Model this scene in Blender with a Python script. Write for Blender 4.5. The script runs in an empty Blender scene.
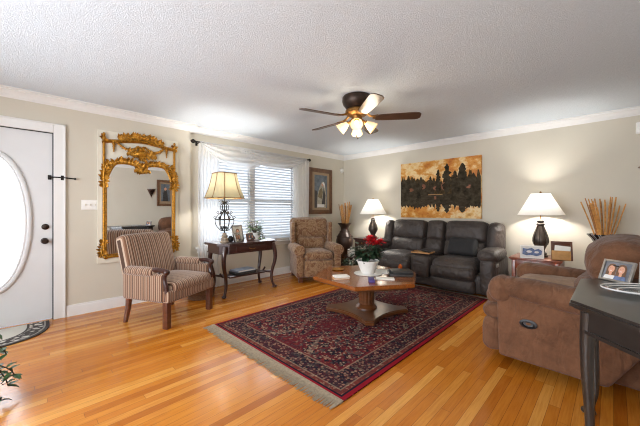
import bpy, bmesh, math, random
from mathutils import Vector as V, Matrix as MX, noise as NZ
C = bpy.context.scene.collection
PI = math.pi
R = math.radians
random.seed(7)

# ------------------------------------------------------------------ camera
cam_d = bpy.data.cameras.new('camera')
cam_d.sensor_width = 36.0
cam_d.lens = 296.1 / 640 * 36
cam_d.shift_y = -2.7 / 640
cam_d.clip_start = 0.02
cam = bpy.data.objects.new('camera', cam_d)
C.objects.link(cam)
cam.location = (0, 0, 1.197)
cam.rotation_euler = (R(90), 0, R(44.76))
bpy.context.scene.camera = cam

# ------------------------------------------------------------------ exposure, sky, daylight
vs = bpy.context.scene.view_settings
vs.view_transform = 'Standard'
vs.look = 'None'
vs.gamma = 1
vs.use_curve_mapping = False
vs.exposure = 0.0
bpy.context.scene.cycles.pixel_filter_type = 'BLACKMAN_HARRIS'
bpy.context.scene.cycles.filter_width = 1.1
world = bpy.data.worlds.new('daylight_sky')
bpy.context.scene.world = world
world.use_nodes = True
bg = world.node_tree.nodes['Background']
bg.inputs[0].default_value = (0.92, 0.96, 1.0, 1)
bg.inputs[1].default_value = 1.5


def area(name, loc, rot, sx, sy, e, col=(1, 1, 1)):
    d = bpy.data.lights.new(name, 'AREA')
    d.shape = 'RECTANGLE'
    d.size = sx
    d.size_y = sy
    d.energy = e
    d.color = col
    o = bpy.data.objects.new(name, d)
    C.objects.link(o)
    o.location = loc
    o.rotation_euler = rot
    return o


# added fill light at an unseen front window; daylight in the blinds window and the door glass
area('front_fill_light', (-1.6, -1.78, 1.35), (R(90), 0, 0), 3.4, 1.7, 225, (0.93, 0.965, 1.0))
area('daylight_side_window', (-4.75, 2.83, 1.4), (0, R(-90), 0), 1.5, 1.9, 30, (0.93, 0.97, 1.0))
area('daylight_door_glass', (-4.75, -0.21, 1.2), (0, R(-90), 0), 1.6, 0.7, 26, (0.93, 0.97, 1.0))

# ------------------------------------------------------------------ materials


def lin(h):
    h = h.lstrip('#')
    o = []
    for i in (0, 2, 4):
        c = int(h[i:i + 2], 16) / 255
        o.append(c / 12.92 if c <= .04045 else ((c + .055) / 1.055) ** 2.4)
    return (o[0], o[1], o[2], 1)


def shade(c, k):
    return (min(1, c[0] * k), min(1, c[1] * k), min(1, c[2] * k), 1)


class NT:
    def __init__(s, name):
        s.m = bpy.data.materials.new(name)
        s.m.use_nodes = True
        s.t = s.m.node_tree
        s.b = s.t.nodes['Principled BSDF']
        s.out = s.t.nodes['Material Output']

    def n(s, typ, ins=None, **kw):
        nd = s.t.nodes.new(typ)
        for k, v in kw.items():
            setattr(nd, k, v)
        for k, v in (ins or {}).items():
            s.set(nd, k, v)
        return nd

    def set(s, nd, k, v):
        if isinstance(v, bpy.types.NodeSocket):
            s.t.links.new(v, nd.inputs[k])
        else:
            nd.inputs[k].default_value = v

    def math(s, op, a, b=0.0, c=0.0):
        nd = s.n('ShaderNodeMath', operation=op)
        s.set(nd, 0, a)
        s.set(nd, 1, b)
        s.set(nd, 2, c)
        return nd.outputs[0]

    def mix(s, f, a, b, blend='MIX'):
        nd = s.n('ShaderNodeMix', data_type='RGBA', blend_type=blend)
        s.set(nd, 0, f)
        s.set(nd, 6, a)
        s.set(nd, 7, b)
        return nd.outputs[2]

    def ramp(s, f, stops, interp='LINEAR'):
        nd = s.n('ShaderNodeValToRGB')
        cr = nd.color_ramp
        cr.interpolation = interp
        while len(cr.elements) < len(stops):
            cr.elements.new(0.5)
        for e, (p, c) in zip(cr.elements, stops):
            e.position = p
            e.color = c
        s.set(nd, 0, f)
        return nd.outputs[0]

    def obj(s):
        return s.n('ShaderNodeTexCoord').outputs['Object']

    def noise(s, vec, scale, detail=3, rough=.55):
        return s.n('ShaderNodeTexNoise', {'Vector': vec, 'Scale': scale, 'Detail': detail, 'Roughness': rough}).outputs[0]

    def mapping(s, vec, sc=(1, 1, 1), rot=(0, 0, 0), loc=(0, 0, 0)):
        return s.n('ShaderNodeMapping', {'Vector': vec, 'Scale': sc, 'Rotation': rot, 'Location': loc}).outputs[0]

    def bump(s, h, strength=.3, dist=.01):
        s.set(s.b, 'Normal', s.n('ShaderNodeBump', {'Height': h, 'Strength': strength, 'Distance': dist}).outputs[0])


def pm(name, hexc, rough=.5, metal=0, var=.12, scale=18, bump=0, bscale=120, bdist=.004, spec=.5, sheen=0, coat=0, stretch=(1, 1, 1)):
    t = NT(name)
    c = lin(hexc)
    vec = t.mapping(t.obj(), stretch)
    f = t.noise(vec, scale)
    f = t.n('ShaderNodeMapRange', {'Value': f, 'From Min': .3, 'From Max': .7}).outputs[0]
    t.set(t.b, 'Base Color', t.mix(f, shade(c, 1 - var), shade(c, 1 + var)))
    t.set(t.b, 'Roughness', rough)
    t.set(t.b, 'Metallic', metal)
    t.set(t.b, 'Specular IOR Level', spec)
    if sheen:
        t.set(t.b, 'Sheen Weight', sheen)
    if coat:
        t.set(t.b, 'Coat Weight', coat)
        t.set(t.b, 'Coat Roughness', .12)
    if bump:
        t.bump(t.noise(vec, bscale, 4), bump, bdist)
    return t.m


M = {}
M['wall'] = pm('wall_paint', 'CFC8B8', .75, var=.02, scale=2.5, bump=.08, bscale=180, bdist=.002, spec=.25)
M['trim'] = pm('white_trim_paint', 'E6E5E2', .45, var=.02, scale=4, spec=.35)
M['door'] = pm('white_door_paint', 'DCDDDD', .45, var=.02, scale=4, spec=.35)
M['iron'] = pm('dark_iron', '2A2725', .5, .7, .2, 30)
M['black'] = pm('black_plastic', '17171A', .4, 0, .15, 30)
M['bronze'] = pm('aged_bronze', '3A2D25', .42, .65, .25, 25)
M['gold'] = pm('gilded_gold', 'A8741E', .42, .6, .5, 45, bump=.35, bscale=90, bdist=.004)
M['cream'] = pm('cream_panel_paint', 'D9D2C0', .6, var=.05, scale=6)
M['white'] = pm('white_plastic', 'ECEAE4', .4, var=.02)
M['ceramic'] = pm('white_glazed_ceramic', 'E2DFD8', .28, var=.04)
M['paper'] = pm('white_paper', 'E9E7E0', .7, var=.03)
M['darkwood'] = pm('dark_mahogany', '3A1D17', .28, 0, .3, 8, coat=.4, stretch=(1, 1, 6))
M['blackwood'] = pm('black_painted_wood', '26221F', .3, 0, .3, 10, coat=.3)
M['brownwood'] = pm('walnut_brown_wood', '5E3422', .32, 0, .25, 7, coat=.3, stretch=(1, 1, 5))
M['cherry'] = pm('cherry_wood', '7A3A20', .3, 0, .25, 6, coat=.3, stretch=(4, 1, 1))
M['tablewood'] = pm('honey_brown_table_wood', '86491B', .18, 0, .22, 5, coat=.6, stretch=(1, 7, 1))
M['pedwood'] = pm('carved_brown_wood', '5C3418', .3, 0, .25, 8, coat=.4, stretch=(1, 1, 4))
M['frame_brown'] = pm('brown_picture_moulding', '6A472B', .4, 0, .25, 14, coat=.2)
M['lightwood'] = pm('light_tan_wood', 'B98A57', .4, 0, .2, 10, stretch=(6, 1, 1))


def mk_cloth(name, hexc, rough, var, spec, sheen, fold, fscale, nap):
    """upholstery: broad nap patches, finer mottling and soft wrinkles"""
    t = NT(name)
    c = lin(hexc)
    o = t.obj()
    f1 = t.n('ShaderNodeMapRange', {'Value': t.noise(o, nap, 3), 'From Min': .32, 'From Max': .68}).outputs[0]
    f2 = t.n('ShaderNodeMapRange', {'Value': t.noise(o, nap * 5, 4, .65), 'From Min': .3, 'From Max': .7}).outputs[0]
    f = t.math('ADD', t.math('MULTIPLY', f1, .6), t.math('MULTIPLY', f2, .4))
    t.set(t.b, 'Base Color', t.mix(f, shade(c, 1 - var), shade(c, 1 + var)))
    t.set(t.b, 'Roughness', rough)
    t.set(t.b, 'Specular IOR Level', spec)
    t.set(t.b, 'Sheen Weight', sheen)
    w = t.n('ShaderNodeTexNoise', {'Vector': t.mapping(o, (1.0, 1.5, .7)), 'Scale': fscale, 'Detail': 3.0, 'Roughness': .5, 'Distortion': 1.4}).outputs[0]
    t.bump(t.math('ADD', w, t.math('MULTIPLY', t.noise(o, 60, 2), .12)), fold, .03)
    return t.m


M['leather'] = mk_cloth('charcoal_suede_leather', '3A312C', .5, .32, .4, .05, .75, 9.0, 6.0)
M['brownsuede'] = mk_cloth('brown_microsuede', '694833', .8, .38, .15, .12, .8, 7.0, 4.0)
M['brownsuede_lt'] = mk_cloth('tan_seat_microsuede', '9C7C60', .8, .28, .15, .12, .7, 7.0, 4.0)  # lighter tan than the other suede, for the recliner seat
M['pillowblack'] = pm('black_pillow_cloth', '1C1B1C', .8, 0, .2, 30, bump=.2)
M['silver'] = pm('brushed_silver_frame', '8E8A84', .35, .7, .2, 30)
M['pewter'] = pm('dark_pewter_lamp', '4A423C', .3, .55, .35, 14, bump=.15, bscale=30)
M['urn'] = pm('dark_brown_urn_glaze', '3B2A22', .35, .15, .35, 12, bump=.3, bscale=40, bdist=.006)
M['reed'] = pm('tan_bamboo_reed', 'C28A45', .55, 0, .3, 12, stretch=(1, 1, 3))
M['reed_dk'] = pm('darker_bamboo_reed', '9A6530', .55, 0, .3, 12, stretch=(1, 1, 3))
M['leaf'] = pm('green_leaf', '3D5A32', .45, 0, .35, 14)
M['leaf_dk'] = pm('dark_green_leaf', '27402A', .45, 0, .35, 14)
M['leaf_lt'] = pm('pale_green_leaf', '6C8456', .45, 0, .3, 14)
M['red'] = pm('red_petals', 'C01420', .5, 0, .25, 20)
M['stem'] = pm('brown_stem', '4C3C28', .7, 0, .25, 20)
M['soil'] = pm('dark_potting_soil', '2C211A', .95, 0, .4, 60, bump=.5)
M['wicker'] = pm('brown_wicker', '6B4A2E', .7, 0, .4, 70, bump=.7, bscale=90, bdist=.008)
M['fringe'] = pm('beige_rug_fringe', '8F806A', .9, 0, .2, 60, bump=.4)
M['bookblack'] = pm('black_book_cover', '1E1F22', .4, 0, .2, 30)
M['bookblue'] = pm('pale_blue_book_cover', '8C97A8', .45, 0, .2, 30)
M['purple'] = pm('purple_book_cover', '4A3B78', .45, 0, .2, 30)
M['brass'] = pm('antique_brass', '8A6130', .35, .8, .25, 20)
M['amber'] = pm('amber_candle_glass', 'A8501C', .2, 0, .2, 20)
M['blade'] = pm('dark_walnut_fan_blade', '4A3324', .35, 0, .25, 6, coat=.3)
M['tan'] = pm('tan_card', 'B5894F', .6, 0, .15, 20)
M['skin'] = pm('photo_skin_tone', 'C99478', .6, var=.05)
M['hair'] = pm('photo_brown_hair', '6A4A32', .6, var=.1)
M['photo_bg'] = pm('photo_grey_backdrop', '6E7076', .5, var=.3, scale=25)
M['photo_pale'] = pm('photo_pale_backdrop', 'B9B4A8', .5, var=.2, scale=30)
M['photo_blue'] = pm('photo_blue_grey', '5F6F92', .5, var=.35, scale=40)
M['photo_white'] = pm('photo_white_area', 'D8D6D2', .5, var=.08)
M['photo_dark'] = pm('photo_dark_area', '3A3735', .5, var=.3, scale=30)
M['mat_board'] = pm('beige_mat_board', '9C8468', .7, var=.06)
M['print_bg'] = pm('blue_grey_print', '636C74', .6, var=.35, scale=12)
M['robe'] = pm('pale_robe_print', 'A39C8C', .6, var=.3, scale=20)
M['robe2'] = pm('olive_robe_print', '76684A', .6, var=.3, scale=20)
M['stone'] = pm('carved_stone_base', '8A7B69', .7, 0, .3, 40, bump=.4)


def mk_ceiling():
    t = NT('textured_ceiling')
    o = t.obj()
    f = t.noise(o, 120, 5, .75)
    t.set(t.b, 'Base Color', t.mix(t.noise(o, 90, 3), lin('D8E1E8'), lin('E6EFF6')))
    t.set(t.b, 'Roughness', .9)
    t.set(t.b, 'Specular IOR Level', .1)
    t.bump(f, .75, .011)
    return t.m


M['ceiling'] = mk_ceiling()


def mk_floor():
    t = NT('honey_oak_strip_floor')
    o = t.obj()
    sp = t.n('ShaderNodeSeparateXYZ', {0: o})
    WD, LN = .057, 1.15                       # strip width, board length
    xr = t.math('DIVIDE', sp.outputs[0], WD)
    row = t.math('FLOOR', xr)
    r1 = t.n('ShaderNodeTexWhiteNoise', {'W': row}, noise_dimensions='1D').outputs[0]
    yr = t.math('ADD', t.math('DIVIDE', sp.outputs[1], LN), t.math('MULTIPLY', r1, 7.3))
    idv = t.n('ShaderNodeCombineXYZ', {0: row, 1: t.math('FLOOR', yr), 2: 0.0}).outputs[0]
    r2 = t.n('ShaderNodeTexWhiteNoise', {'Vector': idv}, noise_dimensions='2D').outputs[0]
    tint = t.ramp(r2, [(0, lin('A65C16')), (.15, lin('BC7020')), (.75, lin('C77E2A')), (1, lin('D89A48'))])
    fx = t.math('MULTIPLY', t.math('PINGPONG', xr, .5), WD)
    fy = t.math('MULTIPLY', t.math('PINGPONG', yr, .5), LN)
    gap = t.math('LESS_THAN', t.math('MINIMUM', fx, fy), .0011)
    g = t.noise(t.mapping(o, (30, 1.6, 1)), 3.0, 5, .65)
    col = t.mix(t.n('ShaderNodeMapRange', {'Value': g, 'From Min': .42, 'From Max': .68}).outputs[0], tint, t.mix(1.0, tint, (.82, .74, .64, 1), 'MULTIPLY'))
    col = t.mix(t.math('MULTIPLY', gap, .75), col, lin('5B3516'))
    t.set(t.b, 'Base Color', col)
    t.set(t.b, 'Roughness', t.n('ShaderNodeMapRange', {'Value': t.noise(o, 6), 'To Min': .13, 'To Max': .25}).outputs[0])
    t.set(t.b, 'Specular IOR Level', .5)
    h = t.math('SUBTRACT', t.math('MULTIPLY', t.noise(o, 9, 2), .35), gap)
    t.bump(h, .18, .004)
    return t.m


M['floor'] = mk_floor()


def mk_rug(hw, hl):
    t = NT('persian_rug_pile')
    o = t.obj()
    sx = t.n('ShaderNodeSeparateXYZ', {0: o})
    ax = t.math('ABSOLUTE', sx.outputs[0])
    ay = t.math('ABSOLUTE', sx.outputs[1])
    sym = t.n('ShaderNodeCombineXYZ', {0: ax, 1: ay, 2: 0.0}).outputs[0]
    ed = t.math('MINIMUM', t.math('SUBTRACT', hw, ax), t.math('SUBTRACT', hl, ay))     # distance to edge
    vo = t.n('ShaderNodeTexVoronoi', {'Vector': sym, 'Scale': 24.0, 'Randomness': .8})
    vo2 = t.n('ShaderNodeTexVoronoi', {'Vector': sym, 'Scale': 58.0, 'Randomness': 1.0})
    red, navy, crm, rust, sage = lin('5E1A20'), lin('1C1822'), lin('A08B72'), lin('6E3428'), lin('4C4744')
    fld = t.ramp(t.n('ShaderNodeSeparateColor', {0: vo.outputs['Color']}).outputs[0],
                 [(0, navy), (.3, red), (.52, navy), (.66, rust), (.78, red), (.9, sage)], 'CONSTANT')
    dots = t.math('LESS_THAN', vo.outputs['Distance'], .17)
    fld = t.mix(t.math('MULTIPLY', dots, .75), fld, crm)
    fl2 = t.ramp(t.n('ShaderNodeSeparateColor', {0: vo2.outputs['Color']}).outputs[1],
                 [(0, navy), (.26, red), (.52, rust), (.64, navy), (.78, sage), (.86, crm)], 'CONSTANT')
    fld = t.mix(.55, fld, fl2)
    # lozenge medallions along the centre
    dm = t.math('ADD', t.math('MULTIPLY', ax, 1.7), t.math('ABSOLUTE', t.math('SUBTRACT', t.math('PINGPONG', t.math('ADD', ay, .32), .64), .32)))
    loz = t.math('LESS_THAN', t.math('ABSOLUTE', t.math('SUBTRACT', dm, .55)), .035)
    fld = t.mix(t.math('MULTIPLY', t.math('MULTIPLY', loz, t.noise(sym, 14)), .55), fld, lin('837062'))
    loz2 = t.math('LESS_THAN', dm, .30)
    fld = t.mix(t.math('MULTIPLY', loz2, .45), fld, red)
    # borders
    bcol = t.mix(t.math('LESS_THAN', t.n('ShaderNodeTexVoronoi', {'Vector': sym, 'Scale': 34.0, 'Randomness': .7}).outputs['Distance'], .36),
                 navy, t.mix(t.noise(sym, 30), rust, crm))
    main = t.math('MULTIPLY', t.math('GREATER_THAN', ed, .085), t.math('LESS_THAN', ed, .235))
    fld = t.mix(t.math('MULTIPLY', main, .6), fld, bcol)
    for a, b, c, k in ((0, .03, lin('7E1420'), 1), (.03, .045, navy, 1), (.078, .09, crm, .35), (.232, .246, crm, .35), (.246, .262, red, .8), (.045, .078, rust, .5)):
        m_ = t.math('MULTIPLY', t.math('GREATER_THAN', ed, a), t.math('LESS_THAN', ed, b))
        fld = t.mix(t.math('MULTIPLY', m_, k), fld, c)
    t.set(t.b, 'Base Color', fld)
    t.set(t.b, 'Roughness', .95)
    t.set(t.b, 'Specular IOR Level', .1)
    t.bump(t.noise(o, 260, 3), .5, .006)
    return t.m


def mk_stripes(name, axis):
    t = NT(name)
    o = t.obj()
    s = t.n('ShaderNodeSeparateXYZ', {0: o}).outputs[axis]
    w = t.math('FRACT', t.math('MULTIPLY', s, 13.0))
    br, dk, lt, tn = lin('75523C'), lin('3C271B'), lin('C4AE98'), lin('8E6C56')
    col = t.ramp(w, [(0, br), (.18, lt), (.27, dk), (.36, tn), (.50, lt), (.58, br), (.74, dk), (.84, lt), (.9, tn)], 'CONSTANT')
    col = t.mix(t.math('MULTIPLY', t.noise(o, 140, 2), .35), col, br)
    t.set(t.b, 'Base Color', col)
    t.set(t.b, 'Roughness', .85)
    t.set(t.b, 'Sheen Weight', .3)
    t.set(t.b, 'Specular IOR Level', .2)
    t.bump(t.noise(o, 150, 2), .25, .004)
    return t.m


M['stripe_x'] = mk_stripes('striped_chenille_front', 0)
M['stripe_y'] = mk_stripes('striped_chenille_side', 1)


def mk_paisley():
    t = NT('tan_paisley_tapestry')
    o = t.obj()
    d = t.n('ShaderNodeTexNoise', {'Vector': o, 'Scale': 7.0, 'Detail': 2.0, 'Distortion': 2.2}).outputs[0]
    v = t.n('ShaderNodeTexVoronoi', {'Vector': t.mapping(o, (1, 1, .8)), 'Scale': 16.0}).outputs['Distance']
    col = t.ramp(d, [(0, lin('573826')), (.4, lin('7E5F42')), (.5, lin('94775A')), (.58, lin('66422C')), (.72, lin('866746'))])
    col = t.mix(t.math('MULTIPLY', t.math('LESS_THAN', v, .25), .5), col, lin('6A3E2C'))
    t.set(t.b, 'Base Color', col)
    t.set(t.b, 'Roughness', .85)
    t.set(t.b, 'Sheen Weight', .25)
    t.set(t.b, 'Specular IOR Level', .2)
    t.bump(t.noise(o, 160, 2), .3, .004)
    return t.m


M['paisley'] = mk_paisley()


def mk_emit(name, hexc, k):
    t = NT(name)
    c = lin(hexc)
    t.set(t.b, 'Base Color', c)
    n_ = t.noise(t.obj(), 20)
    t.set(t.b, 'Emission Color', t.mix(n_, c, shade(c, .92)))
    t.set(t.b, 'Emission Strength', k)
    t.set(t.b, 'Roughness', .4)
    return t.m


M['bulb'] = mk_emit('lit_bulb', 'FFE3B0', 6.0)
M['bell'] = mk_emit('lit_frosted_glass', 'F6D9A8', .75)


def mk_thin(name, hexc, transp, transl, rough=.8, var=.05):
    """thin cloth: diffuse + translucent + a little see-through"""
    t = NT(name)
    c = lin(hexc)
    col = t.mix(t.noise(t.obj(), 25), shade(c, 1 - var), shade(c, 1 + var))
    t.set(t.b, 'Base Color', col)
    t.set(t.b, 'Roughness', rough)
    t.set(t.b, 'Specular IOR Level', .1)
    tl = t.n('ShaderNodeBsdfTranslucent', {'Color': col})
    a = t.n('ShaderNodeMixShader', {0: transl, 1: t.b.outputs[0], 2: tl.outputs[0]})
    tr = t.n('ShaderNodeBsdfTransparent', {'Color': (1, 1, 1, 1)})
    b = t.n('ShaderNodeMixShader', {0: transp, 1: a.outputs[0], 2: tr.outputs[0]})
    t.t.links.new(b.outputs[0], t.out.inputs[0])
    return t.m


M['sheer'] = mk_thin('white_sheer_voile', 'FDFDFD', .36, .62)
M['slat'] = mk_thin('white_blind_slat', 'DADFE4', .0, .12, .5)
M['shade_white'] = mk_thin('white_lamp_shade_cloth', 'EFEBE2', .0, .08)
M['shade_cream'] = mk_thin('cream_silk_lamp_shade', 'A89D7E', .0, .12)


def mk_glass(name, tint, frost=0.0):
    t = NT(name)
    gl = t.n('ShaderNodeBsdfGlossy', {'Color': (1, 1, 1, 1), 'Roughness': .05})
    tr = t.n('ShaderNodeBsdfTransparent', {'Color': tint})
    lw = t.n('ShaderNodeLayerWeight', {0: .25})
    a = t.n('ShaderNodeMixShader', {0: t.math('MULTIPLY', lw.outputs['Fresnel'], .6), 1: tr.outputs[0], 2: gl.outputs[0]})
    res = a.outputs[0]
    if frost:
        nz = t.noise(t.obj(), 40)
        tl = t.n('ShaderNodeBsdfTranslucent', {'Color': t.mix(nz, (.9, .92, .94, 1), (1, 1, 1, 1))})
        b = t.n('ShaderNodeMixShader', {0: frost, 1: res, 2: tl.outputs[0]})
        res = b.outputs[0]
    t.t.links.new(res, t.out.inputs[0])
    return t.m


M['pane'] = mk_glass('window_glass', (.97, .98, 1, 1))
M['frosted'] = mk_glass('frosted_door_glass', (.97, .98, 1, 1), .5)
M['clear'] = mk_glass('clear_plate_glass', (.90, .93, .94, 1), .12)


def mk_mirror():
    t = NT('mirror_silvering')
    t.set(t.b, 'Base Color', t.mix(t.noise(t.obj(), 3), (.95, .96, .965, 1), (.97, .975, .98, 1)))
    t.set(t.b, 'Metallic', 1.0)
    t.set(t.b, 'Roughness', .015)
    return t.m


M['mirror'] = mk_mirror()


def mk_canvas():
    t = NT('golden_sky_canvas')
    o = t.obj()
    n1 = t.noise(t.mapping(o, (1.3, 1, 1.9)), 2.3, 6, .66)
    col = t.ramp(n1, [(.28, lin('7A3F0C')), (.40, lin('BC6C14')), (.49, lin('D2923A')), (.57, lin('E6CC98')), (.66, lin('D9A654')), (.76, lin('A86414'))])
    t.set(t.b, 'Base Color', col)
    t.set(t.b, 'Roughness', .5)
    t.bump(t.noise(o, 120), .2, .003)
    return t.m


M['canvas'] = mk_canvas()
M['tree1'] = pm('painted_dark_forest', '3C3529', .8, 0, .6, 14, spec=.1)
M['tree2'] = pm('painted_brown_forest', '4A3B26', .7, 0, .6, 20, spec=.1)
M['tree3'] = pm('painted_rust_foliage', '7A4524', .5, 0, .4, 22)
M['water'] = pm('painted_dusky_water', '40382C', .8, 0, .5, 10, spec=.1, stretch=(1, 1, 3))


def mk_vase_stripe():
    t = NT('black_and_silver_striped_vase')
    o = t.obj()
    s = t.n('ShaderNodeSeparateXYZ', {0: o})
    an = t.math('ARCTAN2', s.outputs[1], s.outputs[0])
    w = t.math('FRACT', t.math('ADD', t.math('MULTIPLY', an, 2.2), t.math('MULTIPLY', s.outputs[2], 3.0)))
    col = t.ramp(w, [(0, lin('17161A')), (.55, lin('8B8784')), (.72, lin('26242A')), (.86, lin('A9A39B'))], 'CONSTANT')
    t.set(t.b, 'Base Color', col)
    t.set(t.b, 'Roughness', .25)
    return t.m


M['vasestripe'] = mk_vase_stripe()

# ------------------------------------------------------------------ mesh helpers
I4 = MX.Identity(4)


def T(x, y, z):
    return MX.Translation((x, y, z))


def RX(a):
    return MX.Rotation(a, 4, 'X')


def RY(a):
    return MX.Rotation(a, 4, 'Y')


def RZ(a):
    return MX.Rotation(a, 4, 'Z')


def NB():
    return bmesh.new()


def rbox(bm, c, s, r=.01, puff=(0, 0, 0), m=I4, mi=0, seg=3, n=4, wrinkle=0, taper=0):
    """rounded box about centre c; puff bulges the faces across each axis; taper narrows x towards the top"""
    h = [s[0] / 2, s[1] / 2, s[2] / 2]
    r = min(r, min(h) * .999)
    if max(puff) == 0 and wrinkle == 0:
        n = 1
        seg = 2 if r < .02 else 3

    def ticks(hh):
        a = [-hh + r * (1 - math.cos(i / seg * PI / 2)) for i in range(seg)]
        mid = [(-hh + r) + (2 * (hh - r)) * i / n for i in range(n + 1)]
        return a + mid + [-x for x in reversed(a)]
    tk = [ticks(x) for x in h]
    vd = {}
    L = [len(x) for x in tk]

    def vert(i, j, k):
        key = (i, j, k)
        if key in vd:
            return vd[key]
        q = V((tk[0][i], tk[1][j], tk[2][k]))
        inn = V([max(-(h[a] - r), min(h[a] - r, q[a])) for a in range(3)])
        d = q - inn
        if d.length > 1e-9:
            q = inn + d.normalized() * r
        u = [q[a] / h[a] for a in range(3)]
        add = V((0, 0, 0))
        for a in range(3):
            if puff[a]:
                b, cc = [x for x in range(3) if x != a]
                add[a] = (1 if u[a] > 0 else -1) * puff[a] * max(0, 1 - u[b] ** 2) * max(0, 1 - u[cc] ** 2) * min(1, abs(u[a]) * 1.3)
        q = q + add
        if taper:
            q.x *= 1 - taper * (u[2] + 1) / 2
        p = V(c) + q
        if wrinkle:
            p += NZ.noise_vector(p * 9) * wrinkle
        vd[key] = bm.verts.new(m @ p)
        return vd[key]
    for ax in range(3):
        b, cc = [x for x in range(3) if x != ax]
        for side in (0, L[ax] - 1):
            for i in range(L[b] - 1):
                for j in range(L[cc] - 1):
                    f = []
                    for (di, dj) in ((0, 0), (1, 0), (1, 1), (0, 1)):
                        idx = [0, 0, 0]
                        idx[ax] = side
                        idx[b] = i + di
                        idx[cc] = j + dj
                        f.append(vert(*idx))
                    try:
                        fc = bm.faces.new(f)
                        fc.material_index = mi
                    except ValueError:
                        pass


def lathe(bm, prof, seg=24, m=I4, mi=0, ang0=0, flute=0, nfl=0, caps=True, sq=None):
    rings = []
    for (r, z) in prof:
        ring = []
        for i in range(seg):
            a = ang0 + 2 * PI * i / seg
            rr = r * (1 + (flute * math.cos(nfl * a) if flute else 0))
            ring.append(bm.verts.new(m @ V((rr * math.cos(a), rr * math.sin(a), z))))
        rings.append(ring)
    for a, b in zip(rings[:-1], rings[1:]):
        for i in range(seg):
            j = (i + 1) % seg
            bm.faces.new((a[i], a[j], b[j], b[i])).material_index = mi
    if caps:
        for rg in (rings[0], rings[-1]):
            try:
                bm.faces.new(rg).material_index = mi
            except ValueError:
                pass


def tube(bm, pts, rad, seg=8, m=I4, mi=0, closed=False, flat=1.0):
    pts = [V(p) for p in pts]
    n = len(pts)
    rads = rad if isinstance(rad, (list, tuple)) else [rad] * n
    rings = []
    up = None
    for i, p in enumerate(pts):
        if closed:
            d = pts[(i + 1) % n] - pts[i - 1]
        else:
            d = pts[min(i + 1, n - 1)] - pts[max(i - 1, 0)]
        if d.length < 1e-9:
            d = V((0, 0, 1))
        d.normalize()
        if up is None:
            up = V((0, 0, 1)) if abs(d.z) < .9 else V((1, 0, 0))
        s = d.cross(up)
        if s.length < 1e-6:
            s = d.orthogonal()
        s.normalize()
        up = s.cross(d).normalized()
        rings.append([bm.verts.new(m @ (p + (s * math.cos(2 * PI * k / seg) + up * (flat * math.sin(2 * PI * k / seg))) * rads[i])) for k in range(seg)])
    pr = list(zip(rings[:-1], rings[1:]))
    if closed:
        pr.append((rings[-1], rings[0]))
    for a, b in pr:
        for k in range(seg):
            j = (k + 1) % seg
            bm.faces.new((a[k], a[j], b[j], b[k])).material_index = mi
    if not closed:
        bm.faces.new(list(reversed(rings[0]))).material_index = mi
        bm.faces.new(rings[-1]).material_index = mi


def bez(pts, n=8):
    """Catmull-Rom through points"""
    P = [V(p) for p in pts]
    out = []
    for i in range(len(P) - 1):
        p0, p1, p2, p3 = P[max(i - 1, 0)], P[i], P[i + 1], P[min(i + 2, len(P) - 1)]
        for k in range(n):
            t = k / n
            out.append(.5 * ((2 * p1) + (p2 - p0) * t + (2 * p0 - 5 * p1 + 4 * p2 - p3) * t * t + (3 * p1 - p0 - 3 * p2 + p3) * t ** 3))
    out.append(P[-1])
    return out


def prism(bm, pts, z0, z1, m=I4, mi=0):
    a = [bm.verts.new(m @ V((x, y, z0))) for x, y in pts]
    b = [bm.verts.new(m @ V((x, y, z1))) for x, y in pts]
    n = len(pts)
    for i in range(n):
        j = (i + 1) % n
        bm.faces.new((a[i], a[j], b[j], b[i])).material_index = mi
    bm.faces.new(list(reversed(a))).material_index = mi
    bm.faces.new(b).material_index = mi


def ell(bm, c, r, m=I4, mi=0, su=8, sv=6):
    prof = [(max(1e-4, math.sin(PI * i / sv)), -math.cos(PI * i / sv)) for i in range(sv + 1)]
    lathe(bm, prof, su, m @ T(*c) @ MX.Diagonal((r[0], r[1], r[2], 1)), mi)


def leaf(bm, base, d, L, W, droop=.2, mi=0, m=I4, up=V((0, 0, 1))):
    d = V(d).normalized()
    s = d.cross(up)
    if s.length < 1e-4:
        s = V((1, 0, 0))
    s.normalize()
    nn = s.cross(d).normalized()
    b = V(base)
    P = []
    for t, w in ((0, .12), (.3, .9), (.6, .85), (1, .02)):
        c = b + d * (L * t) - V((0, 0, 1)) * (droop * L * t * t)
        P.append((c - s * (W / 2 * w) + nn * W * .12, c - nn * W * .02, c + s * (W / 2 * w) + nn * W * .12))
    vv = [[bm.verts.new(m @ x) for x in r] for r in P]
    for a, c in zip(vv[:-1], vv[1:]):
        for k in (0, 1):
            bm.faces.new((a[k], a[k + 1], c[k + 1], c[k])).material_index = mi


def grid(bm, fn, nu, nv, mi=0, m=I4):
    vv = [[bm.verts.new(m @ V(fn(i / nu, j / nv))) for j in range(nv + 1)] for i in range(nu + 1)]
    for i in range(nu):
        for j in range(nv):
            bm.faces.new((vv[i][j], vv[i + 1][j], vv[i + 1][j + 1], vv[i][j + 1])).material_index = mi


def obj(name, bm, mats, parent=None, smooth=True, ang=40, fixn=True, label=None):
    if fixn:
        bmesh.ops.recalc_face_normals(bm, faces=bm.faces[:])
    me = bpy.data.meshes.new(name)
    bm.to_mesh(me)
    bm.free()
    for k in (mats if isinstance(mats, (list, tuple)) else [mats]):
        me.materials.append(M[k] if isinstance(k, str) else k)
    if smooth:
        me.polygons.foreach_set('use_smooth', [True] * len(me.polygons))
        me.set_sharp_from_angle(angle=R(ang))
    o = bpy.data.objects.new(name, me)
    C.objects.link(o)
    if parent is not None:
        o.parent = parent
    if label:
        o['label'] = label
    return o


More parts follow.
